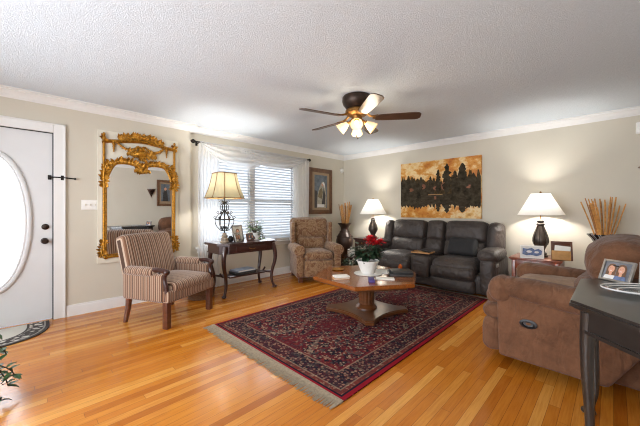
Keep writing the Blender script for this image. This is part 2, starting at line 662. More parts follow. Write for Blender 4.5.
def thing(name, label, cat, loc=(0, 0, 0), rz=0, group=None):
    o = bpy.data.objects.new(name, None)
    o.empty_display_size = .1
    C.objects.link(o)
    o.location = loc
    o.rotation_euler = (0, 0, rz)
    return tag(o, label, cat, group)


def tag(o, label, cat, group=None, kind=None):
    o['label'] = label
    o['category'] = cat
    if group:
        o['group'] = group
    if kind:
        o['kind'] = kind
    return o


def struct(name, bm, mats, parent=None, smooth=False):
    o = obj(name, bm, mats, parent, smooth)
    if parent is None:
        o['kind'] = 'structure'
    return o


def copy_tree(o, parent=None):
    c = o.copy()
    C.objects.link(c)
    if parent is not None:
        c.parent = parent
    for ch in list(o.children):
        copy_tree(ch, c)
    return c


def bx(bm, x0, x1, y0, y1, z0, z1, mi=0, r=0):
    if r:
        rbox(bm, ((x0 + x1) / 2, (y0 + y1) / 2, (z0 + z1) / 2), (abs(x1 - x0), abs(y1 - y0), abs(z1 - z0)), r, mi=mi)
        return
    p = [bm.verts.new((x, y, z)) for z in (z0, z1) for x, y in ((x0, y0), (x1, y0), (x1, y1), (x0, y1))]
    for f in ((3, 2, 1, 0), (4, 5, 6, 7), (0, 1, 5, 4), (1, 2, 6, 5), (2, 3, 7, 6), (3, 0, 4, 7)):
        bm.faces.new([p[i] for i in f]).material_index = mi


# ------------------------------------------------------------------ the room
XA, XW, YB, XC, YF, ZC = -4.37, -4.43, 5.244, 0.66, -1.6, 2.44
YJ = 1.73            # the jog between door wall and window wall
DY0, DY1, DZ = -0.66, 0.248, 2.046      # front door opening
WY0, WY1, WZ0, WZ1 = 1.87, 3.78, 0.64, 2.09   # blinds window opening

b = NB(); bx(b, XW - .14, XC + .12, YF - .12, YB + .12, -.08, 0); struct('floor', b, 'floor')
b = NB(); bx(b, XW - .14, XC + .12, YF - .12, YB + .12, ZC, ZC + .08); struct('ceiling', b, 'ceiling')
b = NB()
bx(b, XA - .14, XA, YF, DY0, 0, ZC); bx(b, XA - .14, XA, DY1, YJ, 0, ZC); bx(b, XA - .14, XA, DY0, DY1, DZ, ZC)
struct('wall_left', b, 'wall')
b = NB()
bx(b, XW - .12, XW, YJ, WY0, 0, ZC); bx(b, XW - .12, XW, WY1, YB, 0, ZC)
bx(b, XW - .12, XW, WY0, WY1, 0, WZ0); bx(b, XW - .12, XW, WY0, WY1, WZ1, ZC)
struct('wall_window', b, 'wall')
b = NB(); bx(b, XW - .12, XC + .12, YB, YB + .12, 0, ZC); struct('wall_back', b, 'wall')
b = NB(); bx(b, XC, XC + .12, YF, YB, 0, ZC); struct('wall_right', b, 'wall')
b = NB()
FX0, FX1, FZ0, FZ1 = -3.3, .1, .5, 2.2
bx(b, XW - .12, FX0, YF - .12, YF, 0, ZC); bx(b, FX1, XC + .12, YF - .12, YF, 0, ZC)
bx(b, FX0, FX1, YF - .12, YF, 0, FZ0); bx(b, FX0, FX1, YF - .12, YF, FZ1, ZC)
struct('wall_front', b, 'wall')

# crown moulding: profile (distance from wall, z below ceiling)
CP = [(0, -.098), (.010, -.098), (.014, -.086), (.022, -.080), (.030, -.060), (.048, -.038), (.058, -.030), (.060, -.018), (.074, -.012), (.074, 0), (0, 0)]


def crown(name, p0, p1, nrm, e0=0, e1=0):
    """e0/e1 = mitre: +1 lengthens the outer edge, -1 shortens"""
    b = NB()
    d = (V(p1) - V(p0)).normalized()
    a = [b.verts.new(V(p0) + V(nrm) * w - d * (e0 * w) + V((0, 0, ZC + z))) for w, z in CP]
    c = [b.verts.new(V(p1) + V(nrm) * w + d * (e1 * w) + V((0, 0, ZC + z))) for w, z in CP]
    n = len(CP)
    for i in range(n):
        j = (i + 1) % n
        b.faces.new((a[i], a[j], c[j], c[i]))
    b.faces.new(a); b.faces.new(list(reversed(c)))
    return struct(name, b, 'trim')


crown('trim_1', (XA, YF, 0), (XA, YJ, 0), (1, 0, 0), -1, 1)
crown('trim_2', (XW, YJ, 0), (XW, YB, 0), (1, 0, 0), -0, -1)
crown('trim_3', (XW, YB, 0), (XC, YB, 0), (0, -1, 0), -1, -1)
crown('trim_4', (XC, YF, 0), (XC, YB, 0), (-1, 0, 0), -1, -1)


def baseb(name, x0, x1, y0, y1, nx, ny):
    b = NB()
    bx(b, x0, x1, y0, y1, 0, .105)
    bx(b, x0, x1 - (nx * .005 if nx else 0), y0, y1, .105, .125) if nx > 0 else bx(b, x0, x1, y0, y1, .105, .125)
    struct(name, b, 'trim')


baseb('baseboard_left', XA, XA + .015, DY1 + .105, YJ, 1, 0)
baseb('baseboard_window', XW, XW + .015, YJ, YB, 1, 0)
baseb('baseboard_back', XW, XC, YB - .015, YB, 0, 1)
baseb('baseboard_right', XC - .015, XC, YF, YB, 0, 0)

# front door casing
b = NB()
bx(b, XA, XA + .02, DY1, DY1 + .10, 0, DZ + .10, r=.006); bx(b, XA, XA + .02, DY0 - .10, DY0, 0, DZ + .10, r=.006)
bx(b, XA, XA + .02, DY0, DY1, DZ, DZ + .10, r=.006)
bx(b, XA, XA + .028, DY1 + .085, DY1 + .10, 0, DZ + .10, r=.004); bx(b, XA, XA + .028, DY0 - .10, DY1 + .10, DZ + .085, DZ + .10, r=.004)
struct('trim_5', b, 'trim')

# front door: slab with an oval glass
OY, OZ, OA, OB = -0.205, 1.075, .235, .675
door = thing('door_1', 'white front door with a tall oval glass and dark lockset', 'door', (XA - .035, (DY0 + DY1) / 2, 0))
del door['category'], door['label']
door['kind'] = 'structure'
dyc = (DY0 + DY1) / 2
b = NB()
N = 48
hx = (DY1 - DY0) / 2 - .003
hole = [(OY - dyc + OA * math.cos(2 * PI * i / N), OZ + OB * math.sin(2 * PI * i / N)) for i in range(N)]


def outer_pt(i):
    a = 2 * PI * i / N
    cy_, cz_ = OY - dyc, OZ
    dx, dz = math.cos(a), math.sin(a)
    ts = []
    if dx > 1e-6: ts.append((hx - cy_) / dx)
    if dx < -1e-6: ts.append((-hx - cy_) / dx)
    if dz > 1e-6: ts.append((DZ - .004 - cz_) / dz)
    if dz < -1e-6: ts.append((.012 - cz_) / dz)
    t = min(ts)
    return (cy_ + dx * t, cz_ + dz * t)


cors = [(hx, DZ - .004), (-hx, DZ - .004), (-hx, .012), (hx, .012)]
out = [outer_pt(i) for i in range(N)]
for cpt in cors:        # snap the nearest outer point to each corner
    k = min(range(N), key=lambda i: (out[i][0] - cpt[0]) ** 2 + (out[i][1] - cpt[1]) ** 2)
    out[k] = cpt
for xx, fl in ((.02, 0), (-.025, 1)):
    hv = [b.verts.new((xx, y, z)) for y, z in hole]
    ov = [b.verts.new((xx, y, z)) for y, z in out]
    for i in range(N):
        j = (i + 1) % N
        b.faces.new((hv[i], ov[i], ov[j], hv[j]))
    if fl:
        for i in range(N):
            j = (i + 1) % N
            b.faces.new((po[i], po[j], ov[j], ov[i])); b.faces.new((ph[i], ph[j], hv[j], hv[i]))
    ph, po = hv, ov
obj('door_slab', b, 'door', door, smooth=False)
b = NB(); bx(b, .006, .0362, hx - .006, hx + .004, .0, DZ); bx(b, .006, .0362, -hx, hx, DZ - .008, DZ - .0005); obj('door_gap_strip', b, 'black', door, smooth=False)  # dark strip standing in for the shaded gap between slab and casing
b = NB()
tube(b, [(.022, OY - dyc + (OA + .03) * math.cos(2 * PI * i / 64), OZ + (OB + .03) * math.sin(2 * PI * i / 64)) for i in range(64)], .026, 10, closed=True)
tube(b, [(.03, OY - dyc + (OA + .002) * math.cos(2 * PI * i / 64), OZ + (OB + .002) * math.sin(2 * PI * i / 64)) for i in range(64)], .012, 8, closed=True)
obj('oval_frame', b, 'door', door)
b = NB()
gp = [(OY - dyc + OA * 1.02 * math.cos(2 * PI * i / N), OZ + OB * 1.01 * math.sin(2 * PI * i / N)) for i in range(N)]
prism(b, gp, -.004, .004, m=MX(((0, 0, 1, 0), (1, 0, 0, 0), (0, 1, 0, 0), (0, 0, 0, 1))))
gl = obj('oval_glass', b, 'frosted', door, smooth=False)
b = NB()
for sgn in (-1, 1):
    tube(b, bez([(.006, OY - dyc, OZ - .30), (.006, OY - dyc + sgn * .09, OZ - .1), (.006, OY - dyc + sgn * .05, OZ + .08), (.006, OY - dyc + sgn * .13, OZ + .18), (.006, OY - dyc, OZ + .36)], 6), .003, 6)
    tube(b, bez([(.006, OY - dyc + sgn * .20, OZ + .02), (.006, OY - dyc + sgn * .13, OZ + .06), (.006, OY - dyc + sgn * .09, OZ), (.006, OY - dyc + sgn * .15, OZ - .05)], 6), .003, 6)
obj('leaded_scroll', b, 'silver', door)
b = NB()
mh = T(.02, .178 - dyc, .865) @ RY(R(90))
lathe(b, [(.0, 0), (.033, 0), (.033, .006), (.015, .012), (.012, .035), (.026, .045), (.031, .06), (.026, .074), (.0, .078)], 20, mh)
obj('door_knob', b, 'bronze', door)
b = NB()
mh = T(.02, .183 - dyc, 1.018) @ RY(R(90))
lathe(b, [(.0, 0), (.032, 0), (.032, .01), (.022, .018), (.0, .02)], 20, mh)
rbox(b, (.045, .183 - dyc, 1.018), (.018, .008, .035), .003)
obj('deadbolt', b, 'bronze', door)
b = NB()
rbox(b, (.028, .437 - .22 - dyc, 1.557), (.012, .03, .05), .004)
rbox(b, (.05, .437 - .115 - dyc, 1.557), (.02, .03, .052), .004)
tube(b, [(.055, .23 - dyc, 1.56), (.06, .33 - dyc, 1.56), (.06, .43 - dyc, 1.553)], .007, 8)
ell(b, (.06, .43 - dyc, 1.553), (.012, .012, .012))
obj('security_latch', b, 'iron', door)

# blinds window: frame, sashes, panes, sill
win = thing('window_1', 'x', 'x', (XW, (WY0 + WY1) / 2, WZ0))
del win['category'], win['label']
win['kind'] = 'structure'
wh = (WY1 - WY0) / 2
hz = WZ1 - WZ0
b = NB()
bx(b, -.12, -.02, -wh, -wh + .035, 0, hz); bx(b, -.12, -.02, wh - .035, wh, 0, hz)
bx(b, -.12, -.02, -wh, wh, 0, .035); bx(b, -.12, -.02, -wh, wh, hz - .035, hz)
bx(b, -.12, -.03, -.045, .045, 0, hz)
obj('window_frame', b, 'trim', win, smooth=False)
for sgn in (-1, 1):
    b = NB()
    y0, y1 = (.045, wh - .035) if sgn > 0 else (-wh + .035, -.045)
    bx(b, -.095, -.06, y0, y0 + .03, .035, hz - .035); bx(b, -.095, -.06, y1 - .03, y1, .035, hz - .035)
    bx(b, -.095, -.055, y0, y1, hz / 2 - .03, hz / 2 + .025)
    bx(b, -.095, -.06, y0, y1, .035, .075); bx(b, -.095, -.06, y0, y1, hz - .07, hz - .035)
    s_ = obj('window_sash', b, 'trim', win, smooth=False)
    b = NB(); bx(b, -.080, -.076, y0 + .03, y1 - .03, .07, hz - .07); obj('pane', b, 'pane', s_, smooth=False)
b = NB(); rbox(b, (.012, 0, -.012), (.085, 2 * wh + .1, .024), .006); rbox(b, (.008, 0, -.055), (.016, 2 * wh + .04, .06), .004)
obj('window_sill', b, 'trim', win)

# unseen front window, added behind the camera to let the fill light in
win2 = thing('unseen_window', 'x', 'x', ((FX0 + FX1) / 2, YF - .06, FZ0))
del win2['category'], win2['label']
win2['kind'] = 'structure'
b = NB()
fw, fh = (FX1 - FX0) / 2, FZ1 - FZ0
for xx in (-fw + .03, -fw / 3, fw / 3, fw - .03):
    bx(b, xx - .03, xx + .03, -.04, .04, 0, fh)
for zz in (.03, fh / 2, fh - .03):
    bx(b, -fw, fw, -.035, .035, zz - .025, zz + .025)
obj('window_frame', b, 'trim', win2, smooth=False)
b = NB(); bx(b, -fw, fw, -.004, .004, 0, fh); obj('pane', b, 'pane', win2, smooth=False)

# ------------------------------------------------------------------ window dressing
blind = thing('window_blind', 'white slatted blind lowered over the side window', 'blind', (XW - .03, (WY0 + WY1) / 2, WZ0))
b = NB()
ns = 29
for i in range(ns):
    z = .05 + i * (hz - .13) / (ns - 1)
    rbox(b, (0, 0, 0), (.052, 2 * wh - .02, .003), .001, m=T(0, 0, z) @ RY(R(36)))
obj('slats', b, 'slat', blind)
b = NB(); rbox(b, (0, 0, hz - .03), (.05, 2 * wh - .01, .055), .006); obj('headrail', b, 'white', blind)
b = NB(); rbox(b, (0, 0, .022), (.05, 2 * wh - .02, .022), .005); obj('bottom_rail', b, 'white', blind)
b = NB()
for yy in (-.62, -.2, .2, .62):
    tube(b, [(.027, yy, .03), (.027, yy, hz - .04)], .0018, 5)
obj('ladder_cord', b, 'white', blind)

RODX, RZ_ = XW + .085, 2.205
rod = thing('curtain_rod', 'dark curtain rod with finials above the side window', 'curtain rod', (RODX, 2.92, RZ_))
b = NB(); tube(b, [(0, -1.12, 0), (0, 1.12, 0)], .011, 10); obj('pole', b, 'iron', rod)
for sgn in (-1, 1):
    b = NB()
    lathe(b, [(.0, 0), (.014, 0), (.016, .012), (.03, .03), (.032, .045), (.02, .066), (.009, .075), (.0, .078)], 14, T(0, sgn * 1.12, 0) @ RX(R(-90 * sgn)))
    obj('finial', b, 'iron', rod)
    b = NB()
    rbox(b, (-.078, sgn * 1.08, -.01), (.012, .03, .07), .004); tube(b, [(-.078, sgn * 1.08, -.012), (-.03, sgn * 1.08, -.02), (0, sgn * 1.08, -.014)], .007, 8)
    obj('bracket', b, 'iron', rod)


def panel(y0, y1, label, ph):
    b = NB()

    def fn(u, v):
        z = 2.19 - v * 2.17
        yy = y0 + (y1 - y0) * u
        sp = 1 + .10 * math.sin(v * 2.4 + ph)
        yc = (y0 + y1) / 2
        return (RODX + .018 * math.sin(u * 2 * PI * 6 + ph + .8 * v) + .008 * math.sin(u * 31 + ph) + .003, yc + (yy - yc) * sp, z)
    grid(b, fn, 84, 24)
    o = obj('sheer_curtain', b, 'sheer', None, ang=180, fixn=False)
    return tag(o, label, 'curtain', 'sheer curtains at the side window')


panel(1.84, 2.15, 'sheer white curtain hanging beside the scroll lamp and mirror', .3)
panel(3.66, 4.03, 'sheer white curtain hanging behind the paisley recliner', 1.7)
scarf = thing('curtain_scarf', 'sheer white scarf draped in swags over the curtain rod', 'curtain', (RODX, 2.92, RZ_))


def swag(y0, y1, sag, ph, xo):
    b = NB()

    def fn(u, v):
        y = y0 + (y1 - y0) * u
        prof = math.sin(PI * u) ** .8
        z = .016 - (.02 + sag * .28 * v) * (prof if v > 0 else 0) - v * (.03 + .02 * u) - prof * sag * .72 * v ** 1.3
        x = xo + .022 * math.sin(v * 21 + ph + u * 3) * (.3 + .7 * prof) + .05 * prof * v * (1 - v) * 2
        return (x + .014, y, z)
    grid(b, fn, 40, 26)
    obj('swag', b, 'sheer', scarf, ang=180, fixn=False)


swag(-1.06, .25, .30, 0, .0)
swag(-.45, 1.06, .22, 1.3, .02)

# ------------------------------------------------------------------ gilded mirror on its cream panel
mir = thing('wall_mirror', 'tall gilded mirror with carved crest on a cream panel', 'mirror', (XA, 1.095, .56))
b = NB(); rbox(b, (.011, 0, .80), (.022, .92, 1.60), .004); obj('cream_panel', b, 'cream', mir)
GH = .365
b = NB()
top = []
for i in range(41):                         # two shallow lobes meeting in a dip
    u = -1 + 2 * i / 40
    z = 1.17 + .055 * math.sin(PI * min(1, abs(u) * 1.02)) ** .7 - (.14 * max(0, abs(u) - .72) / .28) ** 1.0 * max(0, (abs(u) - .72) / .28)
    top.append((u * GH, z))
pts = [(-GH, .09)] + top + [(GH, .09)]
pts = [(-GH, .09), (GH, .09)] + list(reversed(top))
MYZ = MX(((0, 0, 1, 0), (1, 0, 0, 0), (0, 1, 0, 0), (0, 0, 0, 1)))
prism(b, pts, .022, .028, m=MYZ)
obj('mirror_glass', b, 'mirror', mir, smooth=False)
rnd = random.Random(3)


def acanthus(b, path, n, L, W, spread=1.0, both=True, x=.04):
    """carved leaves and beads along a path in the wall plane (y, z)"""
    P = bez([(0, p[0], p[1]) for p in path], 10)
    n, L, W = int(n * 1.5), L * 1.12, W * 1.35
    for i in range(n):
        k = i / max(1, n - 1) * (len(P) - 1)
        p = P[int(k)]
        d = (P[min(int(k) + 1, len(P) - 1)] - P[max(int(k) - 1, 0)]).normalized()
        nn = V((0, -d.z, d.y))
        for s in ((1, -1) if both else (1,)):
            dd = (d * rnd.uniform(-.2, .8) + nn * s * spread + V((rnd.uniform(.1, .5), 0, 0)))
            leaf(b, (x, p.y, p.z), dd, L * rnd.uniform(.7, 1.2), W, droop=-.1 * s, up=V((1, 0, 0)))
        q = rnd.uniform(.009, .016)
        ell(b, (x, p.y, p.z), (q, q, q), su=6, sv=4)


for sgn in (-1, 1):
    b = NB()
    y = sgn * .40
    tube(b, [(.036, y, .10), (.036, y, 1.50)], .014, 10)
    tube(b, [(.034, y - sgn * .022, .10), (.034, y - sgn * .022, 1.16)], .007, 8)
    obj('side_post', b, 'gold', mir)
    b = NB()                                # finial leaf cluster on each post
    for k in range(9):
        a = rnd.uniform(-1.2, 1.2)
        leaf(b, (.035, y, 1.47 + rnd.uniform(-.04, .05)), (rnd.uniform(.2, .8), math.sin(a), math.cos(a)), .06, .03, up=V((1, 0, 0)))
    ell(b, (.045, y, 1.50), (.022, .024, .032)); ell(b, (.045, y, 1.55), (.014, .016, .022))
    obj('post_finial', b, 'gold', mir)
    b = NB()                                # leaf spray at the shoulder
    acanthus(b, [(y - sgn * .004, .92), (y + sgn * .004, 1.02), (y - sgn * .01, 1.14), (y - sgn * .05, 1.22)], 13, .052, .026)
    obj('shoulder_spray', b, 'gold', mir)
    b = NB()                                # bell drop from the top rail
    for k, q in enumerate((.017, .020, .016, .012, .008)):
        ell(b, (.038, sgn * .30, 1.475 - k * .028), (q, q, .017))
    obj('bell_drop', b, 'gold', mir)
    b = NB()                                # garland swag
    for k in range(15):
        u = k / 14
        yy = sgn * (.28 - .24 * u)
        zz = 1.50 - .09 * math.sin(PI * (u * .85 + .05)) - .02 * u
        q = .012 + .005 * math.sin(PI * u)
        ell(b, (.04 + rnd.uniform(-.004, .006), yy, zz), (q, q, q), su=6, sv=5)
        leaf(b, (.04, yy, zz), (.4, rnd.uniform(-1, 1), rnd.uniform(-1, .2)), .03, .016, up=V((1, 0, 0)))
    obj('garland', b, 'gold', mir)
    b = NB()                                # lower scroll foot
    sp = [(.036, sgn * (.40 + .0 + (.055 - .0044 * k) * math.cos(k * .55) * .9 - .01), .075 + (.055 - .0044 * k) * math.sin(k * .55)) for k in range(12)]
    tube(b, sp, [.016 - .0007 * k for k in range(12)], 8)
    acanthus(b, [(sgn * .41, .10), (sgn * .425, .17), (sgn * .40, .27)], 8, .05, .022)
    ell(b, (.04, sgn * .39, .075), (.02, .018, .018))
    obj('scroll_foot', b, 'gold', mir)
b = NB()
rail = bez([(.036, -.40, 1.475), (.036, -.28, 1.49), (.036, 0, 1.525), (.036, .28, 1.49), (.036, .40, 1.475)], 8)
tube(b, rail, .016, 10)
tube(b, [(p.x, p.y, p.z - .022) for p in rail], .006, 6)
obj('top_rail', b, 'gold', mir)
b = NB()
acanthus(b, [(-.25, 1.52), (-.12, 1.56), (0, 1.575), (.12, 1.56), (.25, 1.52)], 26, .05, .026)
for k in range(16):
    u = rnd.uniform(-1, 1)
    q = rnd.uniform(.014, .026) * (1.1 - abs(u) * .5)
    ell(b, (.045, u * .2, 1.57 - .05 * u * u + rnd.uniform(-.012, .018)), (q, q, q), su=8, sv=5)
obj('crest', b, 'gold', mir)
b = NB()
ell(b, (.04, 0, 1.36), (.03, .075, .045)); ell(b, (.05, 0, 1.42), (.025, .04, .03))
acanthus(b, [(-.15, 1.365), (-.07, 1.35), (0, 1.34), (.07, 1.35), (.15, 1.365)], 16, .055, .026)
acanthus(b, [(0, 1.28), (0, 1.35), (0, 1.44)], 7, .05, .026)
obj('basket_carving', b, 'gold', mir)
b = NB()
tp = [(.034, y, z) for y, z in top]
tube(b, tp, .014, 8)
acanthus(b, [(y, z + .018) for y, z in top[::4]], 34, .055, .026, spread=.7, both=False)
acanthus(b, [(-.06, 1.17), (0, 1.15), (.06, 1.17)], 8, .05, .028)
ell(b, (.045, 0, 1.175), (.022, .035, .028))
obj('arch_carving', b, 'gold', mir)
b = NB()
tube(b, [(.036, -.40, .075), (.036, .40, .075)], .016, 10); tube(b, [(.034, -.37, .10), (.034, .37, .10)], .007, 8)
obj('bottom_rail', b, 'gold', mir)

# light switch plate
sw = thing('light_switch', 'white triple switch plate between the door and mirror', 'switch', (XA, .57, 1.26))
b = NB(); rbox(b, (.004, 0, 0), (.008, .165, .115), .004); obj('switch_plate', b, 'white', sw)
for k in (-1, 0, 1):
    b = NB(); rbox(b, (.012, k * .046, .002), (.012, .010, .024), .003); obj('switch_toggle', b, 'cream', sw)

# round white sensor in the corner, white motion sensor on the back wall
b = NB(); lathe(b, [(.0, 0), (.05, 0), (.05, .014), (.04, .03), (.022, .034), (.0, .034)], 24, T(XW, 5.17, 2.105) @ RY(R(90)))
tag(obj('round_sensor', b, 'white'), 'round white sensor high on the wall in the corner', 'sensor')
ms = thing('motion_sensor', 'small white motion sensor box high on the back wall', 'sensor', (.235, YB, 2.185))
b = NB(); rbox(b, (0, -.022, 0), (.09, .044, .14), .012); obj('housing', b, 'white', ms)
b = NB(); ell(b, (0, -.044, -.022), (.03, .012, .028)); obj('lens', b, 'paper', ms)


# carved corner-bracket shelves
def bracket(loc, rz, label):
    t = thing('bracket_shelf', label, 'shelf', loc, rz)
    t.scale = (.72, .8, .8)
    b = NB()
    prism(b, [(-.15, 0), (.15, 0), (.13, -.06), (.06, -.12), (-.06, -.12), (-.13, -.06)], -.02, 0)
    obj('shelf_top', b, 'brownwood', t, smooth=False)
    b = NB()
    prism(b, [(-.13, -.02), (.13, -.02), (.09, -.12), (.03, -.22), (0, -.30), (-.03, -.22), (-.09, -.12)], 0, .02, m=RX(R(90)))
    obj('back_plate', b, 'brownwood', t, smooth=False)
    b = NB()
    grid(b, lambda u, v: ((u - .5) * .2 * (1 - v * .8), -.02 - .08 * (1 - v) * (1 - (2 * u - 1) ** 2 * .5), -.02 - .22 * v), 10, 8)
    acanthus_like = random.Random(5)
    for k in range(14):
        leaf(b, (acanthus_like.uniform(-.07, .07), -.06, acanthus_like.uniform(-.16, -.04)), (acanthus_like.uniform(-1, 1), -.8, acanthus_like.uniform(-1, .5)), .05, .03)
    obj('carved_support', b, 'bronze', t)


bracket((XC, 2.60, 1.80), R(-90), 'carved wooden bracket shelf on the wall the mirror reflects')
bracket((.315, YB, 1.72), 0, 'carved dark bracket shelf on the back wall above the reed vase')


# ------------------------------------------------------------------ flat pictures
def art(name, parent, layers, m=I4):
    """layers: (material key, [(x,z) ...]); facing -y, each a hair in front of the last"""
    keys = []
    b = NB()
    for i, (k, pts) in enumerate(layers):
        if k not in keys:
            keys.append(k)
        for poly in (pts if isinstance(pts[0], list) else [pts]):
            f = b.faces.new([b.verts.new(m @ V((x, -.0005 * i, z))) for x, z in poly])
            f.material_index = keys.index(k)
            f.normal_update()
            if (m.inverted().to_3x3() @ f.normal).y > 0:
                f.normal_flip()
    bmesh.ops.triangulate(b, faces=b.faces[:])
    b.normal_update()
    return obj(name, b, keys, parent, smooth=False, fixn=False)


def oval(cx, cz, rx, rz, n=14):
    return [(cx + rx * math.cos(2 * PI * i / n), cz + rz * math.sin(2 * PI * i / n)) for i in range(n)]


def rect(x0, x1, z0, z1):
    return [(x0, z0), (x1, z0), (x1, z1), (x0, z1)]


def frame_bars(b, w, h, t, d, m=I4, r=.004, y=0):
    """four bars about the outside size w x h, base at z=0"""
    rbox(b, (-w / 2 + t / 2, y, h / 2), (t, d, h), r, m=m); rbox(b, (w / 2 - t / 2, y, h / 2), (t, d, h), r, m=m)
    rbox(b, (0, y, t / 2), (w - t, d, t), r, m=m); rbox(b, (0, y, h - t / 2), (w - t, d, t), r, m=m)


# painting over the sofa
PW, PH = 1.43, 1.03
pa = thing('painting', 'large golden painting of dark trees mirrored in a lake', 'painting', (-2.224, YB - .025, 1.06))
b = NB(); rbox(b, (0, 0, PH / 2), (PW, .045, PH), .004); obj('canvas', b, ['canvas'], pa)
rp = random.Random(11)


def treeline(x0, x1, zb, hfun, sgn, seed):
    """a ragged wood edge as narrow columns standing on the line zb"""
    n = 90
    hs = []
    for i in range(n + 1):
        u = i / n
        k = .62 + .5 * abs(NZ.noise(V((u * 23 + seed, 0, 0)))) + .28 * NZ.noise(V((u * 70 + seed, 3, 0)))
        hs.append(max(.02, hfun(u) * k))
    X = [x0 + (x1 - x0) * i / n for i in range(n + 1)]
    return [[(X[i], zb), (X[i + 1], zb), (X[i + 1], zb + sgn * hs[i + 1]), (X[i], zb + sgn * hs[i])] for i in range(n)]


def conifer(cx, zb, h, w, sgn, n=40):
    out_ = []
    pw = None
    for k in range(n + 1):
        f = k / n
        env = min(1, (f + .02) * 5) * (1 - f ** 3.2) ** .62
        l = w / 2 * (env * (.72 + .6 * NZ.noise(V((f * 14, cx * 9, 0)))) + .03)
        r = w / 2 * (env * (.72 + .6 * NZ.noise(V((f * 14, cx * 9, 7)))) + .03)
        zz = zb + sgn * h * f
        if pw:
            out_.append([(cx - pw[0], pw[2]), (cx + pw[1], pw[2]), (cx + r, zz), (cx - l, zz)])
        pw = (l, r, zz)
    return out_


hw_ = PW / 2 - .004
wl = .42
lay = []


def put(k, polys):
    lay.append((k, polys))


put('water', [rect(-hw_, hw_, .33, wl)])
put('tree2', treeline(-hw_, hw_, wl, lambda u: .40 + .05 * math.sin(u * 9), 1, 1))
put('water', treeline(-hw_, hw_, wl, lambda u: .30 + .03 * math.sin(u * 8), -1, 5))
put('tree1', treeline(-hw_, -.05, wl, lambda u: .36 + .07 * math.sin(u * 5 + 1), 1, 9))
put('tree1', treeline(.25, hw_, wl, lambda u: .42 - .08 * u, 1, 13))
put('tree1', treeline(.0, hw_, wl, lambda u: .27, -1, 17))
put('tree1', treeline(-hw_, -.3, wl, lambda u: .26, -1, 21))
for q in ((-.27, .57, .06, .05), (.13, .56, .06, .07), (-.02, .53, .05, .04), (.32, .6, .05, .04), (.55, .53, .07, .03), (-.5, .52, .06, .03)):
    put('tree3', [[(x, z) for x, z in oval(*q)]])
for cx, h, w in ((.02, .44, .12), (.17, .53, .20), (.31, .40, .13), (.43, .51, .21), (-.30, .34, .09), (-.42, .30, .08), (-.55, .29, .08), (-.12, .33, .09), (.6, .33, .14)):
    put('tree1', conifer(cx, wl, h, w, 1))
for cx, h, w in ((.02, .31, .13), (.17, .33, .2), (.43, .32, .2), (-.42, .27, .1)):
    put('water', conifer(cx, wl, h, w, -1))
put('tan', [rect(-.16, .10, wl - .008, wl + .003)])
put('tree3', [rect(-.045, -.01, wl - .09, wl - .03)])
art('forest_scene', pa, lay, T(0, -.0235, 0))

# portrait print in a brown frame, on the window wall (faces +x)
po = thing('framed_print', 'brown framed print of a robed figure above the recliner', 'picture', (XW + .02, 4.47, 1.12), R(90))
b = NB()
frame_bars(b, .70, .96, .085, .035, r=.012); frame_bars(b, .56, .82, .018, .042, m=T(0, 0, .07), r=.005)
obj('frame', b, 'frame_brown', po)
art('print', po, [('mat_board', rect(-.27, .27, .08, .88)), ('print_bg', rect(-.19, .19, .13, .82)),
                  ('photo_dark', [(-.19, .13), (.0, .13), (-.06, .32), (-.12, .48), (-.19, .5)]),
                  ('robe', [(-.12, .13), (.16, .13), (.17, .35), (.14, .52), (.13, .62), (.10, .68), (.03, .69), (-.01, .63), (-.06, .52), (-.10, .40)]),
                  ('robe2', [(-.09, .36), (.02, .32), (.06, .46), (.02, .56), (-.05, .50)]),
                  ('photo_dark', [(.02, .2), (.12, .2), (.14, .4), (.08, .56), (.06, .4)]),
                  ('skin', oval(.05, .625, .032, .042)), ('photo_white', [(.03, .66), (.08, .68), (.12, .62), (.12, .52), (.09, .6)]),
                  ('photo_white', rect(-.11, .10, .145, .205))], T(0, -.004, 0))

# framed picture on the right wall (seen in the mirror)
wp = thing('framed_picture', 'dark framed picture on the wall seen in the mirror', 'picture', (XC - .02, 2.97, 1.32), R(-90))
b = NB(); frame_bars(b, .46, .76, .07, .03, r=.01); obj('frame', b, 'frame_brown', wp)
art('print', wp, [('mat_board', rect(-.19, .19, .05, .71)), ('print_bg', rect(-.12, .12, .14, .64)), ('photo_dark', [(-.08, .14), (.08, .14), (.05, .45), (-.04, .48)]), ('skin', oval(0, .5, .035, .045))], T(0, -.003, 0))

# ------------------------------------------------------------------ rug and door mat
RHW, RHL = .88, 1.50
rug = thing('area_rug', 'dark red and navy Persian rug under the coffee table', 'rug', (-2.075, 2.90, 0))
b = NB(); rbox(b, (0, 0, .006), (RHW * 2, RHL * 2, .012), .004); obj('pile', b, [mk_rug(RHW, RHL)], rug)
rf = random.Random(21)
for sgn in (-1, 1):
    b = NB()
    n = 170
    for i in range(n):
        x = -RHW + 2 * RHW * (i + .5) / n
        dx = rf.uniform(-.008, .008)
        L_ = rf.uniform(.085, .115)
        tube(b, [(x, sgn * (RHL - .005), .010), (x + dx * .4, sgn * (RHL + L_ * .5), .006), (x + dx, sgn * (RHL + L_), .0045)], [.0062, .0058, .0035], 5, flat=.6)
    bx(b, -RHW, RHW, sgn * (RHL - .012), sgn * (RHL + .02), 0.001, .013)
    obj('fringe', b, 'fringe', rug)


